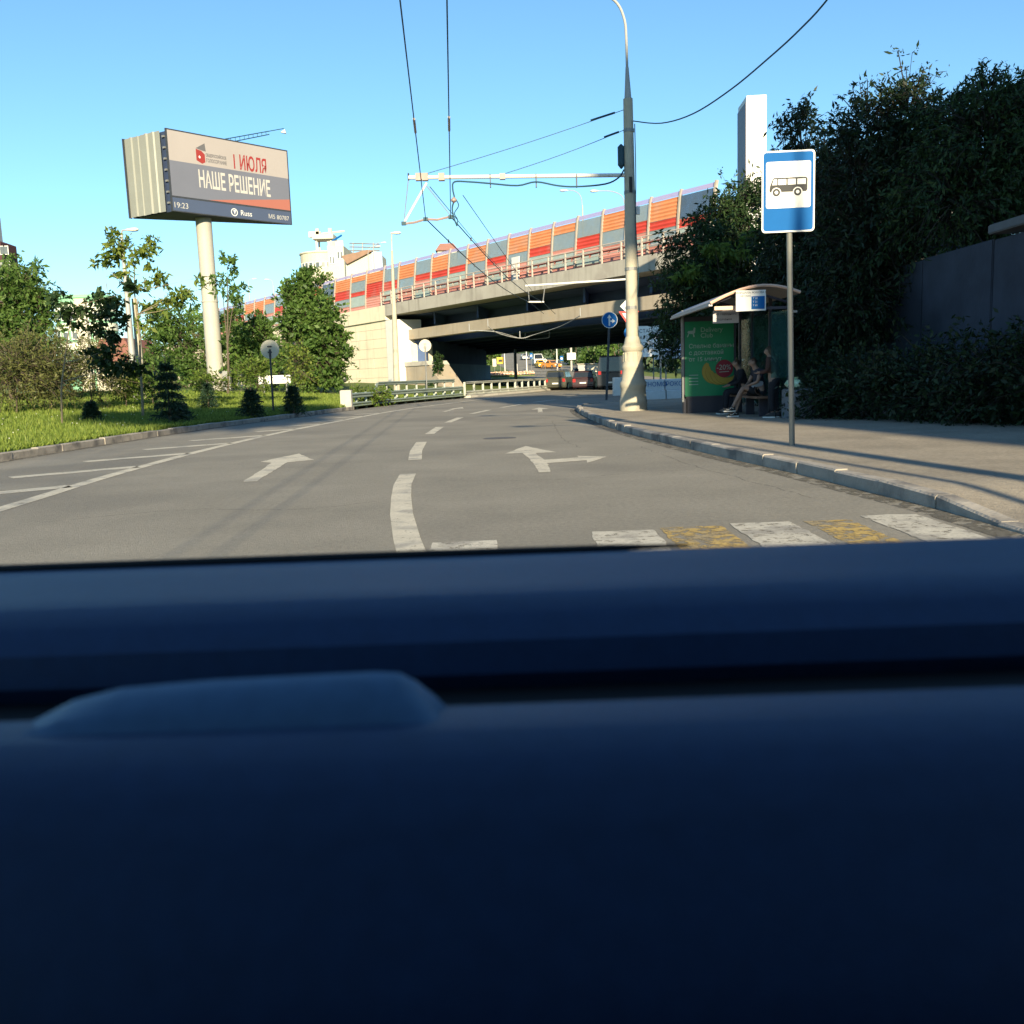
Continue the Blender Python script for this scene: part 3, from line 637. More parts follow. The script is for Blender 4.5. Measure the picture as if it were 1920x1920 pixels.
# trolley contact wires, coming over the camera
h1, h2 = D(798, 410, PY), D(845, 406, PY); g1, g2 = D(992, 566, 57), D(1017, 566, 57)
b1 = G(750, 0, h1.z + .1); b2 = G(838, 0, h2.z + .1)
for i, (b_, h_, g_, lab) in enumerate(((b1, h1, g1, 'trolley contact wire meeting the hanger at its white strut'), (b2, h2, g2, 'trolley contact wire meeting the hanger beside the looped feeder cable'))):
    back = b_ + (b_ - h_) * 1.6
    wt = empty('trolley_wire', h_, lab, 'wire', 'overhead trolley wires')
    mid = g_ + (g_ - h_) * .35
    MB().tube([back, b_, h_], .0105, 6).build('contact_wire', WIRE, wt)
    n = 10; MB().tube([h_.lerp(g_, k / n) - Vector((0, 0, .35 * math.sin(math.pi * k / n))) for k in range(n + 1)] + [mid], .017, 6).build('contact_wire', WIRE, wt)
    s_ = b_.lerp(h_, .34); MB().tube([s_, s_.lerp(h_, .09)], .024, 6).build('section_insulator', INS, wt)
    for f_ in (.12, .3): 
        p = h_.lerp(g_, f_) - Vector((0, 0, .35 * math.sin(math.pi * f_))); MB().box(p, (.05, .09, .1)).build('wire_clip', DARKM, wt)
for k, (a, b, lab) in enumerate((((868, 366, PY), (1000, 548, 57), 'thin span wire crossing above the contact wires to the far bracket'), ((806, 350, PY), (940, 505, 60), 'thin span wire slanting from the bracket arm to the bridge railing'))):
    p, q = D(*a), D(*b); tag(MB().tube([p, p.lerp(q, .5) - Vector((0, 0, .12)), q], .011, 5).build('span_wire', WIRE, origin=p), lab, 'wire')

PALEW = mat('pale_cable', (.30, .31, .32), .7, .15)
for pts, lab in (([(915, 612, 72), (935, 625, 74), (975, 634, 76), (1000, 628, 76), (1050, 612, 72), (1088, 592, 66)], 'pale slack cable looping below the tan bridge beam'), ([(880, 620, 76), (930, 622, 76), (985, 636, 80), (1030, 633, 80)], 'pale slack cable sagging deeper under the bridge deck')):
    q = [D(*p) for p in pts]; t = empty('slack_cable', q[0], lab, 'cable', 'slack cables under the bridge'); MB().tube(catmull(q, 5), .03, 5).build('strand', PALEW, t)
    for p in (q[0], q[-1], q[2]): MB().tube([p, p + Vector((0, 0, .55))], .035, 5).build('hanger', PALEW, t)
# own-street lamp pole behind the camera, on the same pavement
trolley_pole((7.53, -7.5, .125), 'trolley pole standing on the pavement behind the car', 9.5)

# street lamps
def lamp_post(base, top, head, label, r0=.16, r1=.07, m=POLEG, name='street_lamp', wires=()):
    base, top, head = Vector(base), Vector(top), Vector(head)
    t = empty(name, base, label, 'street lamp', 'street lamps')
    MB().tube([base - Vector((0, 0, .1)), base + Vector((0, 0, .7)), base.lerp(top, .45), top], [r0, r0 * .9, (r0 * .62 + r1 * .38), r1], 10).build('post', m, t, smooth=True)
    d = head - top
    MB().tube(catmull([top - Vector((0, 0, .2)), top + Vector((d.x * .1, d.y * .1, d.z * .55 + .05)), top + Vector((d.x * .5, d.y * .5, d.z * .95)), head], 4), r1 * .55, 6).build('arm', m, t)
    h = MB(); L = .7; dv = Vector((d.x, d.y, 0)); dv = dv.normalized() if dv.length > .01 else Vector((1, 0, 0)); sd = Vector((-dv.y, dv.x, 0))
    prof = [(0, .03), (.12, .10), (.4, .17), (.6, .16), (.7, .05)]; vs = []
    for s_, r in prof:
        for k in range(8): a = k * math.pi / 4; vs.append(head + dv * (s_ - .15) + sd * r * math.cos(a) + Vector((0, 0, r * .6 * math.sin(a))))
    h.add(vs, [(8 * i + k, 8 * i + (k + 1) % 8, 8 * i + 8 + (k + 1) % 8, 8 * i + 8 + k) for i in range(4) for k in range(8)] + [tuple(range(8))[::-1], tuple(range(32, 40))])
    h.build('lamp_head', WHITE, t, smooth=True); return t
lamp_post((6.55, -6, .125), (6.55, -6, 9.2), (5.4, -6, 9.7), 'unseen slim lamp post added behind the car for its shadow stripe', .075, .05)  # unseen post added to lay a thin shadow stripe on the pavement
v = V(255, 50)
lamp_post(v, D(228, 440, 50), D(240, 431, 50), 'grey lamp post rising among the saplings beside the billboard', .2, .07)
sp = V(268, 51); tp = D(252, 560, 51)
tag(MB().tube([sp - Vector((0, 0, .1)), tp], [.21, .15], 10).build('wooden_pole', POLEC, origin=sp, smooth=True), 'leaning prop pole beside the grey lamp post among the saplings', 'pole')
v = V(745, 62); v = Vector((v.x, 62, max(.05, v.z)))
lamp_post(v, D(735, 470, 62), D(736, 437, 62), 'concrete lamp post in front of the abutment, behind the guardrail', .24, .07, POLEC)
def deck_lamp(px, py, Y, hx, hy, label):
    t = D(px, py, Y); q = BMi @ t; b = Vector((t.x, t.y, 8.05 + SLOPE * q.x))
    lamp_post(b, t, D(hx, hy, Y), label, .12, .06, POLEG)
deck_lamp(1092, 385, 80, 1062, 357, 'lamp post on the bridge whose head shows above the bracket arm cable')
deck_lamp(1172, 385, 74, 1120, 358, 'lamp post on the bridge right behind the tall trolley pole')
deck_lamp(700, 470, 118, 716, 455, 'lamp post on the bridge in front of the white building')
deck_lamp(690, 475, 122, 706, 462, 'further lamp post on the bridge by the white building')
deck_lamp(512, 535, 135, 503, 524, 'small lamp post over the trees beyond the billboard column')
deck_lamp(466, 532, 140, 474, 523, 'small far lamp post just right of the billboard column')

# ================================================================ ROAD SIGNS
SBACK = mat('sign_back', (0.46, 0.44, 0.36), 0.6, 0.06, 2.0)
def round_back(base, cen, r, label, lean=None, m=STEEL):
    base, cen = Vector(base), Vector(cen); t = empty('round_sign', base, label, 'road sign', 'round signs seen from behind')
    MB().tube([base - Vector((0, 0, .1)), cen - Vector((0, .02, 0))], .038, 8).build('post', m, t)
    MB().disc(cen, (0, 1, 0), r, .02, 32).build('plate', SBACK, t)
    for k in (-.3, .3): MB().box(cen + Vector((0, -.035, r * k)), (.16, .03, .05)).build('clamp', m, t)
v = V(513, 36); round_back(v, D(506, 655, 36), .355, 'round sign back on a dark post in the grass before the dense tree', m=DARKM)
v = V(801, 55); v.z = max(v.z, .1); round_back(v, D(797, 648, 55), .355, 'round sign back on a pale post behind the guardrail', m=STEEL)

# blue straight-or-right sign
sb = G(1137, 750); sc_ = D(1143, 600, sb.y)
t = empty('direction_sign', sb, 'round blue sign with white arrows ahead and right on a dark post', 'road sign')
MB().tube([sb - Vector((0, 0, .05)), sc_ + Vector((0, .05, .1))], .055, 8).build('post', DARKM, t)
MB().disc(sc_, (0, -1, 0), .37, .015, 32).build('rim', WHITE, t); MB().disc(sc_ - Vector((0, .017, 0)), (0, -1, 0), .345, .006, 32).build('face', BLUE, t)
M = face_matrix(sc_ - Vector((0, .027, 0)), (1, 0, 0))
def flat(polys, M_, nm, m, par): 
    mb = MB(M_)
    for p in polys: mb.add([(x, y, 0) for x, y in p], [tuple(range(len(p)))])
    return mb.build(nm, m, par)
flat([[(-.05, -.26), (.02, -.26), (.02, .10), (-.05, .10)], [(-.12, .09), (.09, .09), (-.015, .25)], [(.021, -.09), (.12, -.09), (.12, -.02), (.021, -.02)], [(.12, -.16), (.26, -.055), (.12, .05)]], M, 'arrow', WHITE, t)

# cluster of signs half hidden behind the trolley pole
cb = Vector((D(1176, 700, 47).x, 47, 0)); t = empty('sign_cluster', cb, 'signpost peeking out from behind the trolley pole with red triangle and blue disc', 'road sign')
MB().tube([cb, Vector((cb.x, 47, D(1176, 560, 47).z))], .05, 8).build('post', DARKM, t)
c = D(1176, 574, 47); MB().extr([c + Vector((a, -.05, b)) for a, b in ((-.36, 0), (0, -.36), (.36, 0), (0, .36))], (0, -.02, 0)).build('diamond_plate', WHITE, t)
c = D(1179, 597, 47); MB().extr([c + Vector((a, -.05, b)) for a, b in ((-.5, .34), (.5, .34), (0, -.42))], (0, -.02, 0)).build('give_way_rim', RED, t)
MB().extr([c + Vector((a, -.075, b)) for a, b in ((-.33, .25), (.33, .25), (0, -.25))], (0, -.004, 0)).build('give_way_face', WHITE, t)
c = D(1183, 624, 47); MB().disc(c - Vector((0, .05, 0)), (0, -1, 0), .35, .02).build('blue_disc', BLUE, t)

# bus stop sign
bs = Vector((4.07, 13.44, .125)); t = empty('bus_stop_sign', bs, 'tall blue bus stop sign with a bus pictogram on a thin grey pole', 'bus stop sign')
PGREY = mat('sign_pole', (0.20, 0.20, 0.18), 0.6, 0.12, 3.0, metal=.2)
st = D(1478, 300, 13.44)
MB().tube([bs - Vector((0, 0, .08)), bs + Vector((0, 0, .02)), st], .041, 12).build('pole', PGREY, t, smooth=True)
c = D(1478, 359, 13.38); W2, H2 = .362, .545
def rrect(w, h, r, n=5):
    out = []
    for cx, cy, a0 in ((w - r, h - r, 0), (-w + r, h - r, 90), (-w + r, -h + r, 180), (w - r, -h + r, 270)):
        for k in range(n + 1): a = math.radians(a0 + 90 * k / n); out.append((cx + r * math.cos(a), cy + r * math.sin(a)))
    return out
yaw = Matrix.Rotation(math.radians(-3), 3, 'Z')
xd = yaw @ Vector((1, 0, 0)); M = face_matrix(c, xd, (.012, 0, 1))
MB(M).extr([(x, y, -.02) for x, y in rrect(W2, H2, .05)], (0, 0, .02)).build('plate', WHITE, t)
def off(M_, d): return M_ @ Matrix.Translation((0, 0, d))
flat([rrect(W2 - .022, H2 - .022, .04)], off(M, .0025), 'blue_face', BLUE, t)
flat([[(x, y + .09) for x, y in rrect(.305, .31, .03)]], off(M, .005), 'white_field', WHITE, t)
bus = [(-.26, .02), (-.25, .08), (-.215, .165), (-.2, .185), (.24, .185), (.26, .165), (.26, .02), (.245, -.005), (-.25, -.005)]
flat([bus], off(M, .0075), 'bus_symbol', BLACK, t)
wins = [[(-.225, .09), (-.20, .165), (-.155, .165), (-.155, .09)], [(-.14, .09), (-.14, .165), (-.03, .165), (-.03, .09)], [(-.01, .09), (-.01, .165), (.10, .165), (.10, .09)], [(.12, .09), (.12, .165), (.235, .165), (.235, .09)]]
flat(wins, off(M, .010), 'bus_windows', WHITE, t)
def circ(cx, cy, r, n=20): return [(cx + r * math.cos(2 * math.pi * k / n), cy + r * math.sin(2 * math.pi * k / n)) for k in range(n)]
for cx in (-.165, .125):
    flat([circ(cx, -.01, .066)], off(M, .0110), 'wheel_gap', WHITE, t); flat([circ(cx, -.01, .052)], off(M, .0125), 'wheel_symbol', BLACK, t); flat([circ(cx, -.01, .024)], off(M, .0140), 'hub_symbol', WHITE, t)
MB().box(bs + (st - bs) * .48 + Vector((.05, 0, 0)), (.09, .03, .03)).build('clamp_bolt', STEEL, t)

# ================================================================ BILLBOARD
ZT = D(310, 240, 63).z; ZB = D(322, 396, 63).z
F0 = D(313, 300, 63); F1 = D(540, 330, 70.0); F2 = D(238, 320, 65.2)
F0.z = F1.z = F2.z = 0
bbase = Vector((D(398, 600, 66).x, 66.0, 0)); bbase = Vector((-20.35, 66.0, vz(-20.35, 66.0)))
bb = empty('billboard', bbase, 'huge three-sided billboard with a lit screen on one thick round column', 'billboard')
COLM = mat('billboard_column', (0.36, 0.35, 0.31), 0.6, 0.08, 0.6, wear=((0.30, 0.29, 0.26), 0.5, 0.6))
MB().tube([bbase - Vector((0, 0, .2)), bbase + Vector((0, 0, .5)), Vector((bbase.x, bbase.y, ZB - 4)), Vector((bbase.x, bbase.y, ZB + .3))], [.62, .56, .53, .53], 24).build('column', COLM, bb, smooth=True)
for z in (.45, 6.0): MB().tube([bbase + Vector((0, 0, z)), bbase + Vector((0, 0, z + .1))], .575, 24).build('column_flange', COLM, bb)
def in_(p, f): c = (F0 + F1 + F2) / 3; return p.lerp(c, f)
NAVY = mat('billboard_underside', (0.03, 0.045, 0.09), 0.6, 0.15)
MB().extr([in_(F0, .03) + Vector((0, 0, ZB)), in_(F1, .03) + Vector((0, 0, ZB)), in_(F2, .03) + Vector((0, 0, ZB))], (0, 0, ZT - ZB - .15)).build('frame_core', NAVY, bb)
fx = (F1 - F0); FL = fx.length; fxn = fx.normalized(); fn = fxn.cross(Vector((0, 0, 1)))
FH = ZT - ZB; fc = (F0 + F1) / 2 + Vector((0, 0, (ZT + ZB) / 2))
M = face_matrix(fc + fn * .12, fxn)
hw, hh = FL / 2, FH / 2
MB(M).extr([(-hw, -hh, -.12), (hw, -hh, -.12), (hw, hh, -.12), (-hw, hh, -.12)], (0, 0, .12)).build('screen_frame', DARKM, bb)
SCW = mat('screen_white', (0.30, 0.275, 0.27), 0.6, 0.04, .3); SCB = mat('screen_blue', (0.125, 0.135, 0.175), 0.6, 0.05, .3); SCR = mat('screen_red', (0.30, 0.11, 0.085), 0.6, 0.05, .3)
SCS = mat('screen_strip', (0.055, 0.075, 0.13), 0.5, 0.05, .3); TXR = mat('print_red', (0.24, 0.03, 0.028), 0.6, 0.05); TXG = mat('print_grey', (0.10, 0.10, 0.11), 0.6, 0.05)
SCT = mat('screen_text_white', (0.40, 0.39, 0.37), .6, .03)
e = .09; sb0 = -hh + FH * .175; x0, x1 = -hw + e, hw - e; y1 = hh - e; sh = y1 - sb0 - e
yw = hh * .24; yr0, yr1 = sb0 + e, -hh * .34
flat([[(x0, yw), (x1, yw), (x1, y1), (x0, y1)]], off(M, .004), 'screen_white_band', SCW, bb)
flat([[(x0, sb0 + e), (x0 + FL * .28, sb0 + e), (x1, yr1 + .06), (x1, yw), (x0, yw)]], off(M, .004), 'screen_blue_band', SCB, bb)
flat([[(x0 + FL * .28, sb0 + e), (x1, sb0 + e), (x1, yr1 + .06)]], off(M, .004), 'screen_red_band', SCR, bb)
flat([[(x0, -hh + .06), (x1, -hh + .06), (x1, sb0 - .03), (x0, sb0 - .03)]], off(M, .004), 'clock_strip', SCS, bb)
def put(txt, cx, cy, size, m, par, M_, nm='lettering', bold=0.0, sx=1.0, d=.009, align='CENTER', width=None):
    return text_mb(txt, size, M_ @ Matrix.Translation((cx, cy, d)), bold, align, sx, width).build(nm, m, par)
put('1 ИЮЛЯ', hw * .31, hh * .44, 1.30, TXR, bb, M, bold=.03, width=hw * .56)
put('НАШЕ РЕШЕНИЕ', hw * .045, hh * -.14, 1.50, SCT, bb, M, bold=.03, width=hw * 1.19)
put('ОБЩЕРОССИЙСКОЕ', -hw * .41, hh * .50, .27, TXG, bb, M, align='LEFT', bold=.01, width=hw * .33); put('ГОЛОСОВАНИЕ', -hw * .41, hh * .37, .30, TXG, bb, M, align='LEFT', bold=.01, width=hw * .33)
put('19:23', -hw * .86, -hh * .845, .5, SCT, bb, M); put('Russ', hw * .09, -hh * .845, .5, WHITE, bb, M, align='LEFT'); put('М5 80787', hw * .76, -hh * .845, .42, SCT, bb, M)
flat([circ(-.05, -hh * .845, .26)], off(M, .008), 'operator_emblem', WHITE, bb); flat([circ(-.05, -hh * .845, .2)], off(M, .010), 'operator_emblem', SCS, bb); flat([[(-.13, -hh * .845 + .14), (.07, -hh * .845 + .14), (-.03, -hh * .845 - .16)]], off(M, .012), 'operator_emblem', WHITE, bb)
lx, ly = -hw * .48, hh * .55
flat([[(lx - .38, ly - .55), (lx + .02, ly - .72), (lx + .02, ly + .10), (lx - .38, ly + .18)], [(lx + .02, ly - .72), (lx + .26, ly - .60), (lx + .26, ly - .1), (lx + .02, ly + .1)]], off(M, .008), 'ballot_emblem', TXR, bb)
flat([[(lx - .38, ly + .22), (lx + .30, ly + .62), (lx + .36, ly + .10), (lx + .05, ly + .13)]], off(M, .0085), 'ballot_emblem', TXG, bb)
flat([[(lx - .22, ly - .32), (lx - .16, ly - .2), (lx - .06, ly - .3), (lx - .12, ly - .42)]], off(M, .011), 'ballot_emblem', WHITE, bb)
# ribbed metal side
SIDE = mat('ribbed_sheet', (0.225, 0.235, 0.215), 0.55, 0.06, .5, metal=.1)
sx_ = (F0 - F2); SLn = sx_.length; sxn = sx_.normalized(); sn = sxn.cross(Vector((0, 0, 1)))
M = face_matrix((F0 + F2) / 2 + Vector((0, 0, (ZT + ZB) / 2)) + sn * .05, sxn)
ribs = [0, .04, .05, .19, .205, .24, .255, .40, .41, .45, .47, .61, .625, .66, .68, .78, .79, .84, .86, .95, 1]; k_ = [0, 0, .06, .06, .16, .16, .06, .06, .0, .0, .06, .06, .16, .16, .05, .05, .12, .12, .04, .04, .04]
prof = [(-SLn / 2 + .05 + (SLn - .45) * a, b) for a, b in zip(ribs, k_)]
for i in range(len(prof) - 1):
    (xa, za), (xb, zb) = prof[i], prof[i + 1]
    if xb - xa > .0: pass
mb = MB(M); vs = []
for x_, z_ in prof: vs += [(x_, -hh + .02, z_), (x_, hh - .1, z_)]
n = len(prof)
mb.add(vs, [(2 * i, 2 * i + 2, 2 * i + 3, 2 * i + 1) for i in range(n - 1)]); mb.build('side_cladding', SIDE, bb)
MB(M).bx(-SLn / 2 - .02, -SLn / 2 + .07, -hh, hh - .05, -.1, .12).build('corner_trim', DARKM, bb)
for k in range(7): MB(M).bx(SLn / 2 - .30, SLn / 2 - .1, -hh + .5 + k * FH / 7.5, -hh + .62 + k * FH / 7.5, -.2, -.02).build('frame_strut', STEEL, bb)
# floodlight boom
p, q = D(415, 262, 68.0), D(532, 241, 73.0)
for dz_ in (0, -.28): MB().tube([p + Vector((0, 0, dz_)), p.lerp(q, .75) + Vector((0, 0, dz_ * .8))], .035, 5).build('boom_rail', WIRE, bb)
MB().tube([p.lerp(q, .74), q], .03, 5).build('boom_tip', WIRE, bb)
for k in range(11): a = p.lerp(q, .07 * k); MB().tube([a, a - Vector((0, 0, .26))], .018, 4).build('boom_rung', WIRE, bb)
MB().extr([q + Vector((-.22, -.15, -.28)), q + Vector((.1, -.15, -.1)), q + Vector((.14, -.15, -.36))], (0, .3, 0)).build('floodlight', WHITE, bb)
MB().tube([p - Vector((0, 0, .3)), Vector((p.x + .3, p.y + .4, ZT - .4))], .05, 5).build('boom_mount', WIRE, bb)
kk = V(425, 65); MB().box(kk + Vector((.1, 0, .65)), (.5, .4, 1.3)).build('control_box', STEEL, bb)

# low white notice board in the grass
v = V(515, 60); t = empty('notice_board', v, 'long low white board on posts in the grass below the dense tree', 'board')
c0, c1 = D(485, 713, 60), D(545, 713, 60)
MB().bx(c0.x, c1.x, 59.95, 60.0, c0.z - .25, c0.z + .27).build('panel', WHITE, t)
for x in (c0.x + .3, c1.x - .3): MB().tube([(x, 60.05, v.z - .1), (x, 60.05, c0.z)], .04, 6).build('post', STEEL, t)

# ================================================================ GUARDRAILS
GRG = mat('guardrail_green', (0.22, 0.27, 0.24), 0.55, 0.12, 2.0, metal=.2)
GRW = mat('guardrail_grey', (0.34, 0.35, 0.31), 0.6, 0.12, 2.0)
def wbeam(pts, h, m, name, par, hgt=.31, face=1):
    prof = [(.0, -.5), (.07, -.36), (.07, -.2), (0, -.04), (0, .04), (.07, .2), (.07, .36), (0, .5)]; vs = []; n = len(pts)
    for i, p in enumerate(pts):
        t_ = (pts[min(i + 1, n - 1)] - pts[max(i - 1, 0)]).normalized(); nr = Vector((t_.y, -t_.x, 0)) * face
        for o_, hz_ in prof: vs.append(p + nr * o_ + Vector((0, 0, h + hz_ * hgt)))
    k = len(prof)
    return MB().add(vs, [(i * k + j, i * k + j + 1, (i + 1) * k + j + 1, (i + 1) * k + j) for i in range(n - 1) for j in range(k - 1)]).build(name, m, par)
gp = [Vector((kerbL(y) - .35, y, 0)) for y in np.arange(43.2, 60.1, 1.4)]
t = empty('guardrail', gp[0], 'green-grey two-tier guardrail with a concrete end block at the grass edge', 'guardrail')
MB().bbox(gp[0] + Vector((-.05, -.3, .42)), (.5, .4, .95), .04).build('end_block', CONC, t)
wbeam(gp, .20, GRG, 'rail', t, .22); wbeam(gp[:], .62, GRG, 'rail', t, .24)
gq = [p + Vector((-.5, 0, 0)) for p in gp[4:]]
wbeam(gq, 1.12, GRG, 'top_rail', t, .2)
MB().tube([gq[0] + Vector((0, 0, 1.12)), gp[3] + Vector((-.2, 0, .66))], .07, 6).build('ramp_rail', GRG, t)
for p in gp[1:]: MB().box(p + Vector((-.12, 0, .36)), (.10, .12, .8)).build('rail_post', GRG, t)
for p in gq: MB().box(p + Vector((-.06, 0, .55)), (.10, .14, 1.15)).build('rail_post', GRW, t)
# second, paler guardrail leading under the bridge
gp = [Vector((kerbL(y) - .25, y, 0)) for y in np.arange(60.3, 84, 1.6)]
t = empty('guardrail', gp[0], 'pale low guardrail with square posts leading in under the bridge', 'guardrail')
wbeam(gp, .28, GRW, 'rail', t); wbeam(gp, .95, GRW, 'top_rail', t, .16)
for p in gp: MB().box(p + Vector((-.06, 0, .5)), (.14, .2, 1.0)).build('rail_post', GRW, t)
MB().extr([gp[0] + Vector((.3, 0, -.02)), gp[-1] + Vector((.3, 0, -.02)), gp[-1] + Vector((-.3, 0, -.02)), gp[0] + Vector((-.3, 0, -.02))], (0, 0, .16)).build('plinth', CONC, t)
# ================================================================ BUS SHELTER
SZ = .125
sh_ = empty('bus_shelter', (5.4, 23, SZ), 'bus shelter with an arched roof, glass back and a green banana advert', 'bus shelter')
SHM = mat('shelter_metal', (0.035, 0.035, 0.05), 0.5, 0.15, 3.0)
ROOFM = mat('shelter_roof', (0.34, 0.32, 0.32), 0.5, 0.12, 2.0, metal=.2)
RIMM = mat('shelter_sunlit_rim', (0.62, 0.40, 0.30), 0.5, 0.1)  # orange sunlight on the rim and beam end put into the colour
SGL = glassmat('shelter_glass', (0.03, 0.075, 0.075), 0.22, 0.15, 0.12)
X0, X1, Y0, Y1 = 4.45, 6.4, 20.65, 25.5
def arch(x): s_ = (x - X0) / (X1 - X0); return 2.62 + .42 * math.sin(math.pi * (.06 + .74 * s_)) ** 1.0
xs = np.linspace(X0, X1, 13); vs = []
for yy_ in (Y0, Y1):
    for x in xs: vs.append((x, yy_, SZ - .125 + arch(x)))
    for x in xs[::-1]: vs.append((x, yy_, SZ - .125 + arch(x) - .055))
n = 26
MB().add(vs, [tuple(range(n))[::-1], tuple(range(n, 2 * n))] + [(i, (i + 1) % n, n + (i + 1) % n, n + i) for i in range(n)]).build('roof', ROOFM, sh_, smooth=True)
MB().tube([(x, Y0 - .02, arch(x) - .03) for x in xs], .035, 6).build('roof_rim', RIMM, sh_)
MB().bx(X0 - .03, X0 + .05, Y0, Y1, arch(X0) - .09, arch(X0) - .05).build('gutter', ROOFM, sh_)
for yy_ in (Y0 + .15, 22.3, 23.9, Y1 - .35):
    MB().bx(6.18, 6.25, yy_ - .035, yy_ + .035, SZ, arch(6.2) - .06).build('post', SHM, sh_)
    MB().tube([(6.2, yy_, arch(6.2) - .3), (5.3, yy_, arch(5.3) - .08), (4.6, yy_, arch(4.6) - .08)], .028, 6).build('roof_bracket', SHM, sh_)
for k, (ya, yb) in enumerate(((Y0 + .2, 22.25), (22.35, 23.85), (23.95, Y1 - .4))):
    MB().bx(6.205, 6.22, ya, yb, SZ + .25, 2.5).build('back_pane', SGL, sh_)
MB().bx(5.78, 6.16, Y0 - .0, Y0 + .015, SZ + .9, 2.45).build('side_pane', SGL, sh_)
MB().bx(X0 + .1, 5.2, Y0 + .02, Y0 + .1, 2.52, 2.60).build('front_beam', RIMM, sh_)
MB().bx(5.2, 6.2, Y0 + .02, Y0 + .08, 2.50, 2.56).build('front_beam', SHM, sh_)
# light box with the advert at the far end
LY = 24.75; lx0 = D(1280, 690, LY).x; lx1 = D(1380, 690, LY).x; lz0 = D(1330, 742, LY).z; lz1 = D(1330, 602, LY).z
MB().bx(lx0, lx1, LY, LY + .22, lz0 - .06, lz1 + .12).build('advert_frame', SHM, sh_)
MB().bx(lx0 + .12, lx1 - .05, LY + .03, LY + .2, SZ, lz0 - .06).build('advert_plinth', SHM, sh_)
MB().bx(lx0 - .02, lx0 + .03, LY - .02, LY, SZ + .3, lz1 + .3).build('edge_strip', STEEL, sh_)
MB().bx(lx0 + .02, lx0 + .09, LY + .0, LY + .2, SZ, SZ + .5).build('post', SHM, sh_)
PGR = mat('poster_green', (0.008, 0.19, 0.085), 0.4, 0.06, 1.0); PYE = mat('poster_banana', (0.30, 0.22, 0.04), 0.5, 0.12, 5.0); PYD = mat('poster_banana_edge', (0.18, 0.13, 0.02), 0.5, 0.1); PTX = mat('poster_text', (0.26, 0.34, 0.30), 0.5, 0.03); PRD = mat('poster_red', (0.20, 0.012, 0.03), 0.5, 0.05)
px0, px1 = lx0 + .06, lx1 - .06; pw, ph = px1 - px0, lz1 - lz0
M = face_matrix(((px0 + px1) / 2, LY - .004, (lz0 + lz1) / 2), (1, 0, 0))
flat([[(-pw / 2, -ph / 2), (pw / 2, -ph / 2), (pw / 2, ph / 2), (-pw / 2, ph / 2)]], M, 'poster', PGR, sh_)
put('Delivery', -pw * .18, ph * .385, .17, PTX, sh_, M, align='LEFT', d=.004); put('Club', -pw * .18, ph * .31, .17, PTX, sh_, M, align='LEFT', d=.004)
for k, s_ in enumerate(('Спелые бананы', 'с доставкой', 'от 15 минут')): put(s_, -pw * .42, ph * (.17 - .088 * k), .155, PTX, sh_, M, align='LEFT', d=.004, bold=.002)
dx, dy = -pw * .36, ph * .35
flat([[(dx - .11, dy + .02), (dx - .09, dy + .05), (dx + .04, dy + .06), (dx + .06, dy + .14), (dx + .10, dy + .13), (dx + .09, dy - .0), (dx + .03, dy - .03), (dx - .08, dy - .02)], [(dx - .09, dy - .02), (dx - .06, dy - .02), (dx - .10, dy - .11), (dx - .12, dy - .1)], [(dx + .03, dy - .02), (dx + .06, dy - .01), (dx + .08, dy - .10), (dx + .05, dy - .11)]], off(M, .004), 'poster_emblem', PTX, sh_)
def banana(cx, cy, R, a0, a1, th, m, d):
    out = []; inn = []
    for k in range(11):
        a = math.radians(a0 + (a1 - a0) * k / 10); e_ = th * math.sin(math.pi * (k + .5) / 11) ** .6
        out.append((cx + (R + e_ / 2) * math.cos(a), cy + (R + e_ / 2) * math.sin(a))); inn.append((cx + (R - e_ / 2) * math.cos(a), cy + (R - e_ / 2) * math.sin(a)))
    flat([out + inn[::-1]], off(M, d), 'banana_print', m, sh_)
for k, (R, a0, a1, th) in enumerate(((.33, 150, 262, .22), (.34, 168, 285, .19), (.34, 190, 305, .17), (.34, 205, 330, .15))):
    banana(.24 + .07 * k, -.28 + .01 * k, R, a0, a1, th + .025, PYD, .004 + k * .004); banana(.24 + .07 * k, -.28 + .01 * k, R, a0, a1, th, PYE, .006 + k * .004)
flat([circ(pw * .30, -ph * .14, .23, 28)], off(M, .022), 'discount_disc', PRD, sh_); put('-20%', pw * .29, -ph * .125, .19, PTX, sh_, M, d=.025); 
flat([[(pw * .2, -ph * .18), (pw * .4, -ph * .175), (pw * .4, -ph * .185), (pw * .2, -ph * .19)]], off(M, .025), 'poster_text_line', PTX, sh_)
for k in range(4): flat([[(-pw * .42, -ph * (.21 + .042 * k)), (-pw * .23, -ph * (.21 + .042 * k)), (-pw * .23, -ph * (.221 + .042 * k)), (-pw * .42, -ph * (.221 + .042 * k))]], off(M, .004), 'poster_text_line', PTX, sh_)
# bench
MB().bx(5.72, 6.12, 21.6, 24.5, SZ + .42, SZ + .47).build('bench_seat', mat('bench_wood', (0.16, 0.09, 0.06), .7, .2, 6), sh_)
for yy_ in (21.9, 23.1, 24.3): MB().bx(5.85, 6.05, yy_ - .03, yy_ + .03, SZ, SZ + .42).build('bench_leg', SHM, sh_)
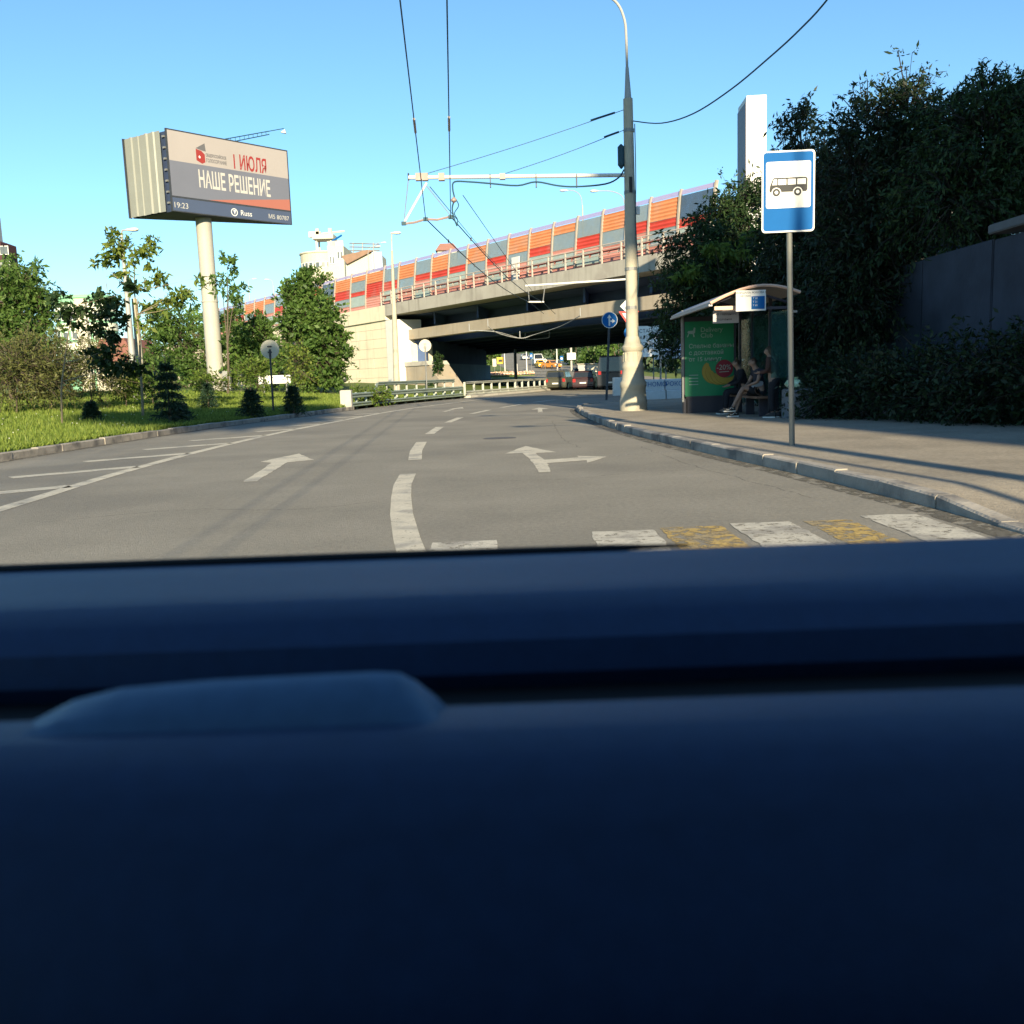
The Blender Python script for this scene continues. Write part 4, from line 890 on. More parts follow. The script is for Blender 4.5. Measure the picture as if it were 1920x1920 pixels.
# hung route boards
t = empty('route_board', (5.4, 20.5, 2.5), 'white and blue route board hung under the front of the shelter roof', 'sign')
c0, c1 = D(1380, 545, 20.5), D(1436, 582, 20.5); w_, h_ = (c1.x - c0.x), (c0.z - c1.z)
RB = face_matrix(((c0.x + c1.x) / 2, 20.5, (c0.z + c1.z) / 2), (1, 0, 0))
MB(RB).extr([(-w_ / 2, -h_ / 2, -.03), (w_ / 2, -h_ / 2, -.03), (w_ / 2, h_ / 2, -.03), (-w_ / 2, h_ / 2, -.03)], (0, 0, .03)).build('plate', WHITE, t)
flat([[(.01, -h_ * .42), (w_ * .46, -h_ * .42), (w_ * .46, h_ * .2), (.01, h_ * .2)]], off(RB, .003), 'blue_field', BLUE, t)
put('МАРШАЛА ЖУКОВА 1', 0, h_ * .38, .062, BLACK, t, RB, d=.004); put('АВТОБУС', -w_ * .18, h_ * .22, .05, BLACK, t, RB, d=.004)
for k, s_ in enumerate(('T 20', 'T 21', 'T 65')): put(s_, w_ * .06, h_ * (.1 - .17 * k), .055, WHITE, t, RB, d=.006, align='LEFT')
for x in (c0.x + .08, c1.x - .08): MB().bx(x - .012, x + .012, 20.505, 20.62, c0.z - .1, c0.z - .07).build('bracket', STEEL, t)
t = empty('stop_name_board', (4.85, 21.6, 2.3), 'grey hanging stop name board below the shelter roof edge', 'sign')
c0, c1 = D(1337, 583, 21.6), D(1385, 605, 21.6); w_, h_ = (c1.x - c0.x), (c0.z - c1.z)
RB = face_matrix(((c0.x + c1.x) / 2, 21.6, (c0.z + c1.z) / 2), (1, 0, 0))
MB(RB).extr([(-w_ / 2, -h_ / 2, -.03), (w_ / 2, -h_ / 2, -.03), (w_ / 2, h_ / 2, -.03), (-w_ / 2, h_ / 2, -.03)], (0, 0, .03)).build('plate', mat('board_grey', (.45, .42, .44), .6, .04), t)
put('Ул. Народного', 0, h_ * .22, .07, BLACK, t, RB, d=.004); put('Ополчения', -.05, -h_ * .2, .07, BLACK, t, RB, d=.004)
for x in (c0.x + .08, c1.x - .08): MB().tube([(x, 21.615, c0.z - .02), (x, 21.615, arch(x) - .05)], .01, 5).build('hanger', STEEL, t)

# ================================================================ PEOPLE
def skin(verts, edges, radii, root, name, m, parent, sub=1):
    me = bpy.data.meshes.new('sk'); offv = rootloc(parent)
    me.from_pydata([tuple(Vector(v_) - offv) for v_ in verts], edges, [])
    ob = bpy.data.objects.new('sk', me); COL.objects.link(ob)
    ob.modifiers.new('s', 'SKIN'); sd = ob.modifiers.new('u', 'SUBSURF'); sd.levels = sub; sd.render_levels = sub
    for i, r in enumerate(radii): me.skin_vertices[0].data[i].radius = (r if isinstance(r, tuple) else (r, r)); me.skin_vertices[0].data[i].use_root = (i == root)
    dg = bpy.context.evaluated_depsgraph_get(); out = bpy.data.meshes.new_from_object(ob.evaluated_get(dg)); out.name = name
    bpy.data.objects.remove(ob); bpy.data.meshes.remove(me)
    out.materials.clear(); out.materials.append(m); out.polygons.foreach_set('use_smooth', [True] * len(out.polygons))
    return link(name, out, parent)
SKINM = mat('skin', (0.26, 0.165, 0.125), 0.55, 0.06, 10)
HAIR = mat('hair_brown', (0.05, 0.03, 0.02), 0.6, 0.2, 12)
def person(label, base, face, J, top, leg, shortsleeve, shorts, hair, prop=1.0):
    base = Vector(base); f_ = Vector((face[0], face[1], 0)).normalized(); sd = Vector((f_.y, -f_.x, 0))   # sd: the person's right
    def L(x, y, z): return base + sd * x + f_ * y + Vector((0, 0, z))
    P_ = {k: L(*v_) for k, v_ in J.items()}
    t = empty('person', base, label, 'person', 'people waiting at the bus stop')
    V_, E_, R2 = [], [], []
    def vtx(p, r): V_.append(p); R2.append(r); return len(V_) - 1
    def ed(a, b): E_.append((a, b)); return b
    pe = vtx(P_['pelvis'], .135); sp_ = ed(pe, vtx(P_['pelvis'].lerp(P_['chest'], .5), .12)); ch = ed(sp_, vtx(P_['chest'], .135)); nk = ed(ch, vtx(P_['neck'], .055))
    hd = P_['head']; up = (hd - P_['neck']).normalized()
    h0 = ed(nk, vtx(hd - up * .05 + f_ * .015, .072)); h1_ = ed(h0, vtx(hd + up * .02, .09)); h2_ = ed(h1_, vtx(hd + up * .095, .058))
    ed(h1_, vtx(hd + f_ * .112 - up * .015, .014))                                   # nose
    for s_ in (-1, 1): ed(h1_, vtx(hd + sd * s_ * .098 + up * .0, .016))             # ears
    for s_, nm in ((-1, 'l'), (1, 'r')):
        sh1 = ed(ch, vtx(P_['sh_' + nm], .062)); el = ed(sh1, vtx(P_['el_' + nm], .042)); wr = ed(el, vtx(P_['wr_' + nm], .028))
        dv = (P_['wr_' + nm] - P_['el_' + nm]).normalized(); hc = P_['wr_' + nm] + dv * .075; ha = ed(wr, vtx(hc, .032))
        side = dv.cross(Vector((0, 0, 1))); side = (side if side.length > .1 else sd).normalized(); dn = side.cross(dv)
        for k, (o_, ln) in enumerate(((-.032, .062), (-.011, .075), (.011, .07), (.032, .055))):
            a = ed(ha, vtx(hc + side * o_ + dv * .045, .0095)); ed(a, vtx(hc + side * o_ + dv * (.045 + ln * .75) + dn * .02, .0085))
        a = ed(ha, vtx(hc - side * .042 + dv * .0, .011)); ed(a, vtx(hc - side * .06 + dv * .045, .009))
        hp = ed(pe, vtx(P_['hip_' + nm], .095)); kn = ed(hp, vtx(P_['kn_' + nm], .062)); cf = ed(kn, vtx(P_['kn_' + nm].lerp(P_['an_' + nm], .35), .056)); an = ed(cf, vtx(P_['an_' + nm], .036)); ed(an, vtx(P_['toe_' + nm], .03))
    skin(V_, E_, R2, pe, 'body', SKINM, t)
    # garments
    v2 = [P_['pelvis'], P_['pelvis'].lerp(P_['chest'], .5), P_['chest'], P_['neck'] - up * .03]; e2 = [(0, 1), (1, 2), (2, 3)]; r2 = [.155, .145, .165, .075]
    for nm in 'lr':
        k = len(v2); v2 += [P_['sh_' + nm], P_['sh_' + nm].lerp(P_['el_' + nm], .55)]; e2 += [(2, k), (k, k + 1)]; r2 += [.08, .068]
        if not shortsleeve: v2 += [P_['el_' + nm], P_['wr_' + nm]]; e2 += [(k + 1, k + 2), (k + 2, k + 3)]; r2 += [.058, .042]
    skin(v2, e2, r2, 0, 'top', top, t)
    v2 = [P_['pelvis'] + Vector((0, 0, .05)), P_['pelvis']]; e2 = [(0, 1)]; r2 = [.15, .15]
    for nm in 'lr':
        k = len(v2); end = P_['hip_' + nm].lerp(P_['kn_' + nm], .82) if shorts else P_['kn_' + nm]
        v2 += [P_['hip_' + nm], end]; e2 += [(1, k), (k, k + 1)]; r2 += [.115, .09 if shorts else .082]
        if not shorts: v2 += [P_['an_' + nm] + Vector((0, 0, .03))]; e2 += [(k + 1, k + 2)]; r2 += [.06]
    skin(v2, e2, r2, 1, 'shorts' if shorts else 'trousers', leg, t)
    hv = [hd + up * .085 + f_ * .005, hd + up * .045 - f_ * .04, hd - up * .05 - f_ * .05]; hr = [.097, .102, .07]
    if hair == 'long': hv.append(hd - up * .2 - f_ * .06); hr.append(.05)
    skin(hv, [(i, i + 1) for i in range(len(hv) - 1)], hr, 0, 'hair', HAIR, t)
    for s_ in (-1, 1): MB().lathe(hd + f_ * .083 + sd * s_ * .033 + up * .015 - Vector((0, 0, .008)), [(.002, 0), (.009, .004), (.009, .012), (.002, .016)], 8).build('eye', BLACK, t)
    for nm in 'lr':
        a, b = P_['an_' + nm], P_['toe_' + nm]; d_ = (b - a); d_.z = 0; d_ = d_.normalized(); s2 = Vector((d_.y, -d_.x, 0)); zb = b.z - .035
        heel = a - d_ * .07; vs = []
        for al, wz, zt in ((0, .038, .10), (.07, .042, .115), (.16, .045, .075), (.23, .047, .06), (.275, .03, .045)):
            q = Vector((heel.x, heel.y, zb)) + d_ * al
            vs += [q - s2 * wz, q + s2 * wz, q + s2 * wz * .75 + Vector((0, 0, zt)), q - s2 * wz * .75 + Vector((0, 0, zt))]
        MB().add(vs, [(4 * i + k, 4 * i + (k + 1) % 4, 4 * i + 4 + (k + 1) % 4, 4 * i + 4 + k) for i in range(4) for k in range(4)] + [(3, 2, 1, 0), (16, 17, 18, 19)]).build('shoe', BLACK, t, smooth=True)
        q = Vector((heel.x, heel.y, zb)); so_ = [q - s2 * .044, q + s2 * .044, q + d_ * .24 + s2 * .052, q + d_ * .285 + s2 * .03, q + d_ * .285 - s2 * .03, q + d_ * .24 - s2 * .052]
        MB().extr([p - Vector((0, 0, .012)) for p in so_], (0, 0, .026)).build('shoe_sole', WHITE, t)
        if shorts:
            for e_ in (-1, 1): MB().tube(catmull([q + d_ * .05 + s2 * e_ * .046 + Vector((0, 0, .05)), q + d_ * .11 + s2 * e_ * .047 + Vector((0, 0, .085)), q + d_ * .16 + s2 * e_ * .049 + Vector((0, 0, .045)), q + d_ * .23 + s2 * e_ * .044 + Vector((0, 0, .05))], 3), .006, 4).build('shoe_stripe', WHITE, t)
    return t
DKT = mat('dark_cloth', (0.012, 0.014, 0.02), 0.9, 0.2, 8); DKT2 = mat('navy_cloth', (0.02, 0.022, 0.035), 0.9, 0.2, 8); DKR = mat('brown_cloth', (0.06, 0.03, 0.025), 0.9, 0.2, 8); GREYC = mat('grey_cloth', (0.25, 0.28, 0.34), 0.9, 0.1, 8)
sit = dict(pelvis=(0, 0, .57), chest=(0, .10, .96), neck=(0, .15, 1.13), head=(0, .22, 1.25), sh_l=(-.18, .10, 1.04), sh_r=(.18, .10, 1.04), el_l=(-.24, .20, .80), el_r=(.24, .20, .80), wr_l=(-.12, .40, .72), wr_r=(.12, .40, .72),
           hip_l=(-.10, .05, .55), hip_r=(.10, .05, .55), kn_l=(-.12, .46, .56), kn_r=(.12, .46, .56), an_l=(-.12, .50, .10), an_r=(.12, .48, .10), toe_l=(-.13, .66, .045), toe_r=(.13, .64, .045))
person('person in dark clothes seated on the shelter bench beside the green advert', (5.98, 23.75, SZ), (-1, 0), sit, DKT, DKT, False, False, 'short')
sit2 = dict(sit, kn_r=(.10, .46, .57), an_r=(.06, .62, .10), toe_r=(.05, .79, .045), kn_l=(-.02, .46, .68), an_l=(.16, .70, .26), toe_l=(.17, .86, .22), wr_l=(-.05, .36, .72), wr_r=(.06, .36, .72))
sit2['an_l'] = (.02, .72, .20); sit2['toe_l'] = (.02, .88, .17)
person('bare-legged person in shorts and striped sneakers seated with crossed legs', (6.0, 22.25, SZ), (-1, -.15), sit2, DKT2, DKT, True, True, 'short')
std = dict(pelvis=(0, 0, .86), chest=(0, .05, 1.22), neck=(0, .09, 1.38), head=(0, .14, 1.49), sh_l=(-.19, .05, 1.30), sh_r=(.19, .05, 1.30), el_l=(-.25, .06, 1.05), el_r=(.25, .08, 1.05), wr_l=(-.14, .28, 1.02), wr_r=(.14, .28, 1.04),
           hip_l=(-.09, 0, .82), hip_r=(.09, 0, .82), kn_l=(-.10, .03, .46), kn_r=(.10, .02, .46), an_l=(-.10, 0, .09), an_r=(.11, -.04, .09), toe_l=(-.12, .17, .045), toe_r=(.14, .12, .045))
person('person in dark clothes standing at the end of the shelter beside the bin', (6.02, 21.25, SZ), (-.8, .6), std, DKR, DKT, False, False, 'long')
# light bag on the seated person's lap
bg_ = MB(); c = Vector((5.86, 22.33, SZ + .72)); bg_.extr([c + Vector((a, -.02, b)) for a, b in ((-.14, -.05), (.12, -.02), (.15, .08), (.02, .11), (-.12, .04))], (0, -.26, 0))
tag(bg_.build('shoulder_bag', GREYC, origin=c, bevel=.02), 'pale grey bag on the lap of the bare-legged seated person', 'bag')

# waste bin with a bag on top
bx_, by_ = 6.42, 20.75
t = empty('waste_bin', (bx_, by_, SZ), 'square concrete waste bin beside the standing person', 'bin')
BINM = mat('bin_concrete', (0.17, 0.18, 0.20), 0.9, 0.12, 4, bump=.3, bscale=60)
MB().bbox((bx_, by_, SZ + .32), (.58, .58, .64), .03).build('bin_body', BINM, t)
MB().bx(bx_ - .21, bx_ + .21, by_ - .21, by_ + .21, SZ + .6405, SZ + .66).build('bin_opening', BLACK, t)
for sx in (-1, 1): MB().bx(bx_ + sx * .2 - .04, bx_ + sx * .2 + .04, by_ - .30, by_ - .288, SZ + .1, SZ + .55).build('bin_rib', BINM, t)
GB = mat('green_bag_plastic', (0.20, 0.42, 0.20), 0.35, 0.3, 14, col2=(.6, .7, .6))
c = Vector((bx_ - .12, by_ - .05, SZ + .66)); gb = MB(); gb.lathe(c, [(.05, 0), (.15, .02), (.17, .09), (.13, .17), (.05, .2), (.07, .24)], 12)
gb.v = [(x + .05 * math.sin(z * 40 + y * 30), y + .02 * math.sin(x * 50), z) for x, y, z in gb.v]
tag(gb.build('plastic_bag', GB, smooth=True, origin=c), 'green and white plastic bag lying on the waste bin', 'bag')

# ================================================================ VEHICLES
CGL = mat('car_glass', (0.02, 0.025, 0.03), 0.1, 0.1, spec=.6); TYRE = mat('tyre', (0.02, 0.02, 0.02), .85, .1); RIM = mat('rim', (0.4, 0.4, 0.4), .4, .1, metal=.6); TAIL = mat('tail_lamp', (0.35, 0.02, 0.02), .3, .1); HEADL = mat('head_lamp', (0.7, 0.7, 0.68), .2, .05); PLATE = mat('number_plate', (0.7, 0.7, 0.66), .5, .05)
def car(name, label, loc, head, paint, L=4.4, W=1.8, H=1.5, kind='hatch', cat='car'):
    """nose along local +Y"""
    M_ = Matrix.Translation(Vector(loc)) @ Matrix.Rotation(head, 4, 'Z')
    t = empty(name, loc, label, cat, 'cars around the underpass')
    hl = L / 2; g = .18
    if kind == 'van': low = [(-hl, .32), (-hl, H * .5), (-hl + .04, H * .52), (hl * .74, H * .52), (hl - .1, H * .42), (hl, H * .32), (hl, .3), (hl * .9, g), (-hl * .95, g)]; cab_ = [(-hl + .04, H * .52), (-hl + .1, H * .97), (-hl + .25, H), (hl * .35, H), (hl * .45, H * .96), (hl * .76, H * .52)]
    else: low = [(-hl, .35), (-hl + .02, H * .56), (-hl + .12, H * .63), (hl * .4, H * .62), (hl * .85, H * .54), (hl, H * .42), (hl, .3), (hl * .92, g), (-hl * .94, g)]; cab_ = [(-hl + .12, H * .62), (-hl + (.30 if kind == 'hatch' else .75), H * .95), (-hl + (.55 if kind == 'hatch' else 1.0), H), (hl * .02, H * .995), (hl * .12, H * .96), (hl * .48, H * .61)]
    w_ = W / 2
    MB(M_).extr([(-w_, y, z) for y, z in low], (W, 0, 0)).build('body', paint, t, bevel=.06, smooth=True)
    k = .84; ci = MB(M_); n = len(cab_); zt = H
    def wx(z): return w_ * (1 - .18 * (z - H * .5) / (H * .5))
    ci.add([(-wx(z) * .985, y, z) for y, z in cab_] + [(wx(z) * .985, y, z) for y, z in cab_], [tuple(range(n))[::-1], tuple(range(n, 2 * n))] + [(i, (i + 1) % n, n + (i + 1) % n, n + i) for i in range(n)])
    ci.build('cabin', paint, t, bevel=.03, smooth=True)
    def pane(pts): MB(M_).add(pts, [tuple(range(len(pts)))]).build('window', CGL, t)
    y0, z0_ = cab_[0]; y1_, z1_ = cab_[1]
    za, zb_ = z0_ + .08, z1_ - .05; f0 = (za - z0_) / (z1_ - z0_); f1 = (zb_ - z0_) / (z1_ - z0_)
    pane([(-wx(za) * .88, y0 + (y1_ - y0) * f0 - .012, za), (wx(za) * .88, y0 + (y1_ - y0) * f0 - .012, za), (wx(zb_) * .86, y0 + (y1_ - y0) * f1 - .012, zb_), (-wx(zb_) * .86, y0 + (y1_ - y0) * f1 - .012, zb_)])
    y0, z0_ = cab_[-1]; y1_, z1_ = cab_[-2]; f0 = (za - z0_) / (z1_ - z0_); f1 = (zb_ - z0_) / (z1_ - z0_)
    pane([(wx(za) * .88, y0 + (y1_ - y0) * f0 + .014, za), (-wx(za) * .88, y0 + (y1_ - y0) * f0 + .014, za), (-wx(zb_) * .86, y0 + (y1_ - y0) * f1 + .014, zb_), (wx(zb_) * .86, y0 + (y1_ - y0) * f1 + .014, zb_)])
    ya, yb = cab_[1][0] + .08, cab_[-2][0] - .03; ym = (ya + yb) / 2
    for s_ in (-1, 1):
        for (a, b) in ((ya, ym - .04), (ym + .04, yb)): pane([(s_ * (wx(za) * .985 + .006), a, za), (s_ * (wx(za) * .985 + .006), b + (.25 if b == yb else 0), za), (s_ * (wx(zb_) * .985 + .006), b, zb_), (s_ * (wx(zb_) * .985 + .006), a + .05, zb_)])
        MB(M_).box((s_ * (w_ + .08), hl * .35, H * .64), (.14, .1, .12)).build('mirror', paint, t)
        MB(M_).box((s_ * w_ * .80, -hl - .008, H * .5), (.22, .04, .26)).build('tail_light', TAIL, t)
        MB(M_).box((s_ * w_ * .74, hl - .0, H * .40), (.34, .06, .15)).build('headlight', HEADL, t)
        for yy_ in (-hl * .62, hl * .62):
            wq = MB(M_); R0 = .32; seg = 16; cx = s_ * (w_ - .1)
            ring = [(R0 * math.cos(2 * math.pi * k / seg), R0 * math.sin(2 * math.pi * k / seg)) for k in range(seg)]
            wh = wq.extr([(cx, yy_ + a, R0 + b) for a, b in ring], (s_ * .13, 0, 0)).build('wheel', TYRE, t)
            MB(M_).extr([(cx + s_ * .131, yy_ + a * .62, R0 + b * .62) for a, b in ring], (s_ * .008, 0, 0)).build('rim', RIM, wh)
    MB(M_).box((0, -hl - .012, .55), (.5, .03, .11)).build('number_plate', PLATE, t)
    return t
def cpaint(n, c): return mat('car_paint_' + n, c, .35, .04, spec=.5)
def gp_(px, Y): return Vector((D(px, 730, Y).x, Y, 0.0))
car('parked_car', 'dark olive car driving under the bridge beside the pale guardrail', gp_(1051, 80), -.25, cpaint('olive', (.05, .05, .035)), 4.4, 1.8, 1.6)
car('parked_car', 'small dark red-brown car under the bridge ahead of the dark van', gp_(1099, 77), -.2, cpaint('maroon', (.035, .015, .018)), 4.2, 1.75, 1.5)
car('delivery_van', 'tall dark van under the bridge next to the blue arrow sign post', gp_(1152, 74), -.2, cpaint('black', (.012, .014, .02)), 5.6, 2.1, 2.55, 'van', 'van')
def hp_(px, Y): return Vector((D(px, 690, Y).x, Y, hz(Y) + .035))
car('delivery_van', 'white van coming down the hill road beyond the bridge', hp_(1008, 196), math.pi + .12, cpaint('white', (.7, .7, .68)), 5.2, 2.0, 2.3, 'van', 'van')
car('taxi', 'yellow car in front of the white van on the hill road', hp_(1015, 182), math.pi + .15, cpaint('yellow', (.75, .45, .02)), 4.3, 1.8, 1.5, 'sedan')
car('taxi', 'orange car with a pale bonnet beside the yellow car on the hill road', hp_(1034, 178), math.pi + .6, cpaint('orange', (.62, .26, .05)), 4.4, 1.8, 1.5, 'sedan')
car('parked_car', 'silver car far up the hill road behind the white pole', hp_(985, 235), math.pi + .1, cpaint('silver', (.45, .45, .46)), 4.4, 1.8, 1.5, 'sedan')
v = V(602, 84); car('parked_car', 'dark parked car low in the grass beside the dense tree', Vector((v.x, 84, v.z - .02)), 1.3, cpaint('grey', (.05, .06, .07)), 4.4, 1.75, 1.35, 'sedan')

# ================================================================ SMALL STREET THINGS NEAR AND BEYOND THE BRIDGE
GRAF = mat('graffiti_concrete', (0.52, 0.55, 0.58), 0.85, 0.12, 2.0, wear=((.30, .34, .42), 3.0, .56))
for i, (pa, pb, Y, zb0, lab) in enumerate(((1211, 1248, 40, 0, 'pale graffitied concrete block, lower one beside the pole base'), (1250, 1290, 40, 0, 'pale graffitied concrete block, lower one beside the shelter advert'), (1211, 1246, 40.1, .46, 'pale graffitied concrete block stacked nearer the pole base'), (1248, 1289, 40.1, .46, 'pale graffitied concrete block stacked nearer the shelter advert'), (1151, 1171, 52, 0, 'white concrete block by the foot of the blue arrow sign'))):
    a, b = D(pa, 740, Y), D(pb, 740, Y); t = empty('concrete_block', ((a.x + b.x) / 2, Y, zb0), lab, 'concrete block', 'concrete blocks by the side street')
    MB().bbox(((a.x + b.x) / 2, Y + .3, zb0 + (.225 if i < 4 else .5)), (b.x - a.x, .6, .45 if i < 4 else 1.0), .03).build('block', GRAF if i < 4 else WHITE, t)
    if i in (2, 3): put('ТНОМО' if i == 2 else 'РОКСИ', (0), 0, .26, BLUE, t, face_matrix(((a.x + b.x) / 2, Y - .003, zb0 + .24), (1, 0, 0)), 'graffiti')
# white banner and market tent
t = empty('banner_sign', (D(1215, 700, 44).x, 44, 0), 'white printed banner on posts seen right behind the tall trolley pole', 'banner')
a, b = D(1188, 612, 44), D(1243, 668, 44)
MB().bx(a.x, b.x, 44, 44.06, b.z, a.z).build('panel', mat('banner_cloth', (.80, .80, .78), .7, .03), t)
M = face_matrix(((a.x + b.x) / 2, 43.99, (a.z + b.z) / 2), (1, 0, 0)); hb = (a.z - b.z)
for k, s_ in enumerate(('ОСТАНОВКА', 'МАРШАЛА Ж', 'КОГНИТО', 'УЛ. ОПОЛЧ')): put(s_, .1, hb * (.33 - .21 * k), .24, TXG, t, M, d=.002, sx=.9)
for x in (a.x + .1, b.x - .1): MB().tube([(x, 44.1, -.02), (x, 44.1, b.z + .1)], .05, 6).build('post', STEEL, t)
t = empty('market_tent', (D(1266, 700, 46).x, 46, 0), 'pale tent canopy on thin posts between the banner and the shelter', 'tent')
a, b = D(1243, 664, 46), D(1296, 664, 46); pk = D(1272, 632, 47.5)
TENT = mat('tent_cloth', (.60, .65, .72), .8, .05)
c4 = [Vector((a.x, 45.2, a.z)), Vector((b.x + .6, 45.2, a.z)), Vector((b.x + .6, 49, a.z)), Vector((a.x, 49, a.z))]
MB().add(c4 + [pk] + [p - Vector((0, 0, .22)) for p in c4], [(0, 1, 4), (1, 2, 4), (2, 3, 4), (3, 0, 4), (5, 6, 1, 0), (6, 7, 2, 1), (7, 8, 3, 2), (8, 5, 0, 3)]).build('canopy', TENT, t)
for p in c4: MB().tube([(p.x, p.y, -.02), (p.x, p.y, p.z)], .035, 6).build('post', STEEL, t)
# white stele above the trees
PX = D(1404, 300, 46).x; t = empty('pylon_sign', (PX, 46, 0), 'tall plain white pylon rising above the trees behind the shelter', 'pylon')
pzt = D(1408, 190, 46).z; PYW = .50; c = Vector((D(1410, 260, 46).x, 46, 0))
Rz_ = Matrix.Rotation(math.radians(-3), 3, 'Z')
MB().box(c + Vector((0, 0, pzt / 2)), (.92, 2.0, pzt), Rz_).build('slab', WHITE, t, bevel=.02)
PGY = mat('pylon_dark_side', (.10, .09, .12), .5, .1)
MB().box(c + Rz_ @ Vector((-.48, .0, 0)) + Vector((0, 0, pzt * .80)), (.03, 1.96, pzt * .36), Rz_).build('dark_side_panel', PGY, t)
MB().box(c + Rz_ @ Vector((-.485, -.3, 0)) + Vector((0, 0, pzt * .60)), (.03, 1.2, pzt * .1), Rz_).build('side_logo_panel', WHITE, t)

def far_post(px, pyt, Y, label, r=.09, m=WHITE, zb0=None):
    x = D(px, 700, Y).x; zz = (hz(Y) + .03 if Y > 126 else 0) if zb0 is None else zb0
    b = Vector((x, Y, zz)); e_ = D(px, pyt, Y)
    t = empty('post', b, label, 'post', 'posts beyond the underpass'); MB().tube([b, Vector((x, Y, e_.z))], [r, r * .8], 8).build('shaft', m, t)
    MB().tube([b, b + Vector((0, 0, .35))], r * 1.5, 8).build('footing', CONC, t); return t, Vector((x, Y, e_.z))
far_post(988, 657, 166, 'white painted post in the sun just past the bridge', .11)
far_post(967, 655, 88, 'dark post standing under the bridge behind the pale guardrail', .16, DARKM)
far_post(1045, 650, 168, 'slim pale post between the orange car and the blue sign', .11)
far_post(947, 662, 172, 'pale post beside the yellow sign beyond the bridge', .10)
far_post(970, 682, 168, 'short pale post beside the dark post beyond the bridge', .08)
def far_sign(px, py, Y, wpx, hpx, m, label, shape='rect', zb0=None):
    x = D(px, py, Y); w_, h_ = wpx * Y / FPX / 2, hpx * Y / FPX / 2; zz = (hz(Y) if Y > 126 else 0) if zb0 is None else zb0
    t = empty('traffic_sign', (x.x, Y, zz), label, 'road sign', 'small signs beyond the underpass')
    MB().tube([(x.x, Y, zz - .05), (x.x, Y, x.z + h_)], .05, 6).build('post', STEEL, t)
    if shape == 'rect': MB().bx(x.x - w_, x.x + w_, Y - .08, Y - .055, x.z - h_, x.z + h_).build('plate', m, t); MB().bx(x.x - w_ * .6, x.x + w_ * .6, Y - .09, Y - .081, x.z - h_ * .45, x.z + h_ * .35).build('symbol_field', WHITE if m is BLUE else BLACK if m is YEL else SBACK, t)
    elif shape == 'dia': MB().extr([(x.x - w_, Y - .06, x.z), (x.x, Y - .06, x.z - h_), (x.x + w_, Y - .06, x.z), (x.x, Y - .06, x.z + h_)], (0, -.02, 0)).build('plate', WHITE, t); MB().extr([(x.x - w_ * .6, Y - .085, x.z), (x.x, Y - .085, x.z - h_ * .6), (x.x + w_ * .6, Y - .085, x.z), (x.x, Y - .085, x.z + h_ * .6)], (0, -.005, 0)).build('symbol_field', m, t)
    else: MB().disc((x.x, Y - .06, x.z), (0, -1, 0), w_, .02, 20).build('plate', WHITE, t); MB().disc((x.x, Y - .082, x.z), (0, -1, 0), w_ * .82, .005, 20).build('symbol_field', m, t)
YEL = mat('sign_yellow', (.72, .45, .03), .5, .05)
far_sign(938, 676, 174, 12, 12, YEL, 'yellow boxy sign on the grass beyond the bridge')
far_sign(927, 680, 170, 7, 14, SBACK, 'narrow white sign back left of the yellow sign', 'rect')
far_sign(1022, 676, 172, 8, 8, YEL, 'small yellow and white diamond sign above the white van', 'dia')
far_sign(1053, 672, 165, 6, 9, BLUE, 'small blue and white sign beside the slim pale post')
far_sign(1127, 675, 160, 6, 10, BLUE, 'small blue and white sign above the dark van')
far_sign(996, 667, 170, 5, 10, BLUE, 'small bluish sign beside the white painted post')
far_sign(1046, 678, 167, 7, 7, SBACK, 'small round white sign on the slim pale post', 'disc')
far_sign(1081, 694, 100, 8, 8, BLUE, 'small round blue roadworks sign between the two dark cars', 'disc')
far_sign(1080, 709, 99, 7, 7, RED, 'small red and white roadworks sign below the blue one', 'disc')
far_sign(1083, 717, 97, 9, 8, BLUE, 'blue and white chevron board between the two dark cars', 'rect')
# white light box on a post and kiosk
x = D(1071, 668, 164); t = empty('light_box', (x.x, 164, hz(164)), 'white rectangular light box on a post beyond the bridge', 'light box')
MB().tube([(x.x, 164, hz(164)), (x.x, 164, D(1071, 640, 164).z)], .18, 8).build('post', CONC, t); MB().bx(x.x - .75, x.x + .75, 163.4, 163.8, x.z - .58, x.z + .58).build('box', WHITE, t)
a, b = D(1100, 683, 158), D(1128, 683, 158)
t = empty('kiosk', ((a.x + b.x) / 2, 159, hz(158)), 'sunlit white kiosk wall with a grey shutter beyond the bridge', 'kiosk')
MB().bx(a.x, b.x + 1, 158, 161, hz(158) - .1, a.z).build('wall', CREAM, t); MB().bx(a.x - 1.5, a.x - .02, 157.9, 161, hz(158) - .1, a.z - .1).build('shutter', STEEL, t); MB().bx(a.x - 1.6, b.x + 1.1, 157.8, 161.2, a.z + .01, a.z + .12).build('roof', SBACK, t)
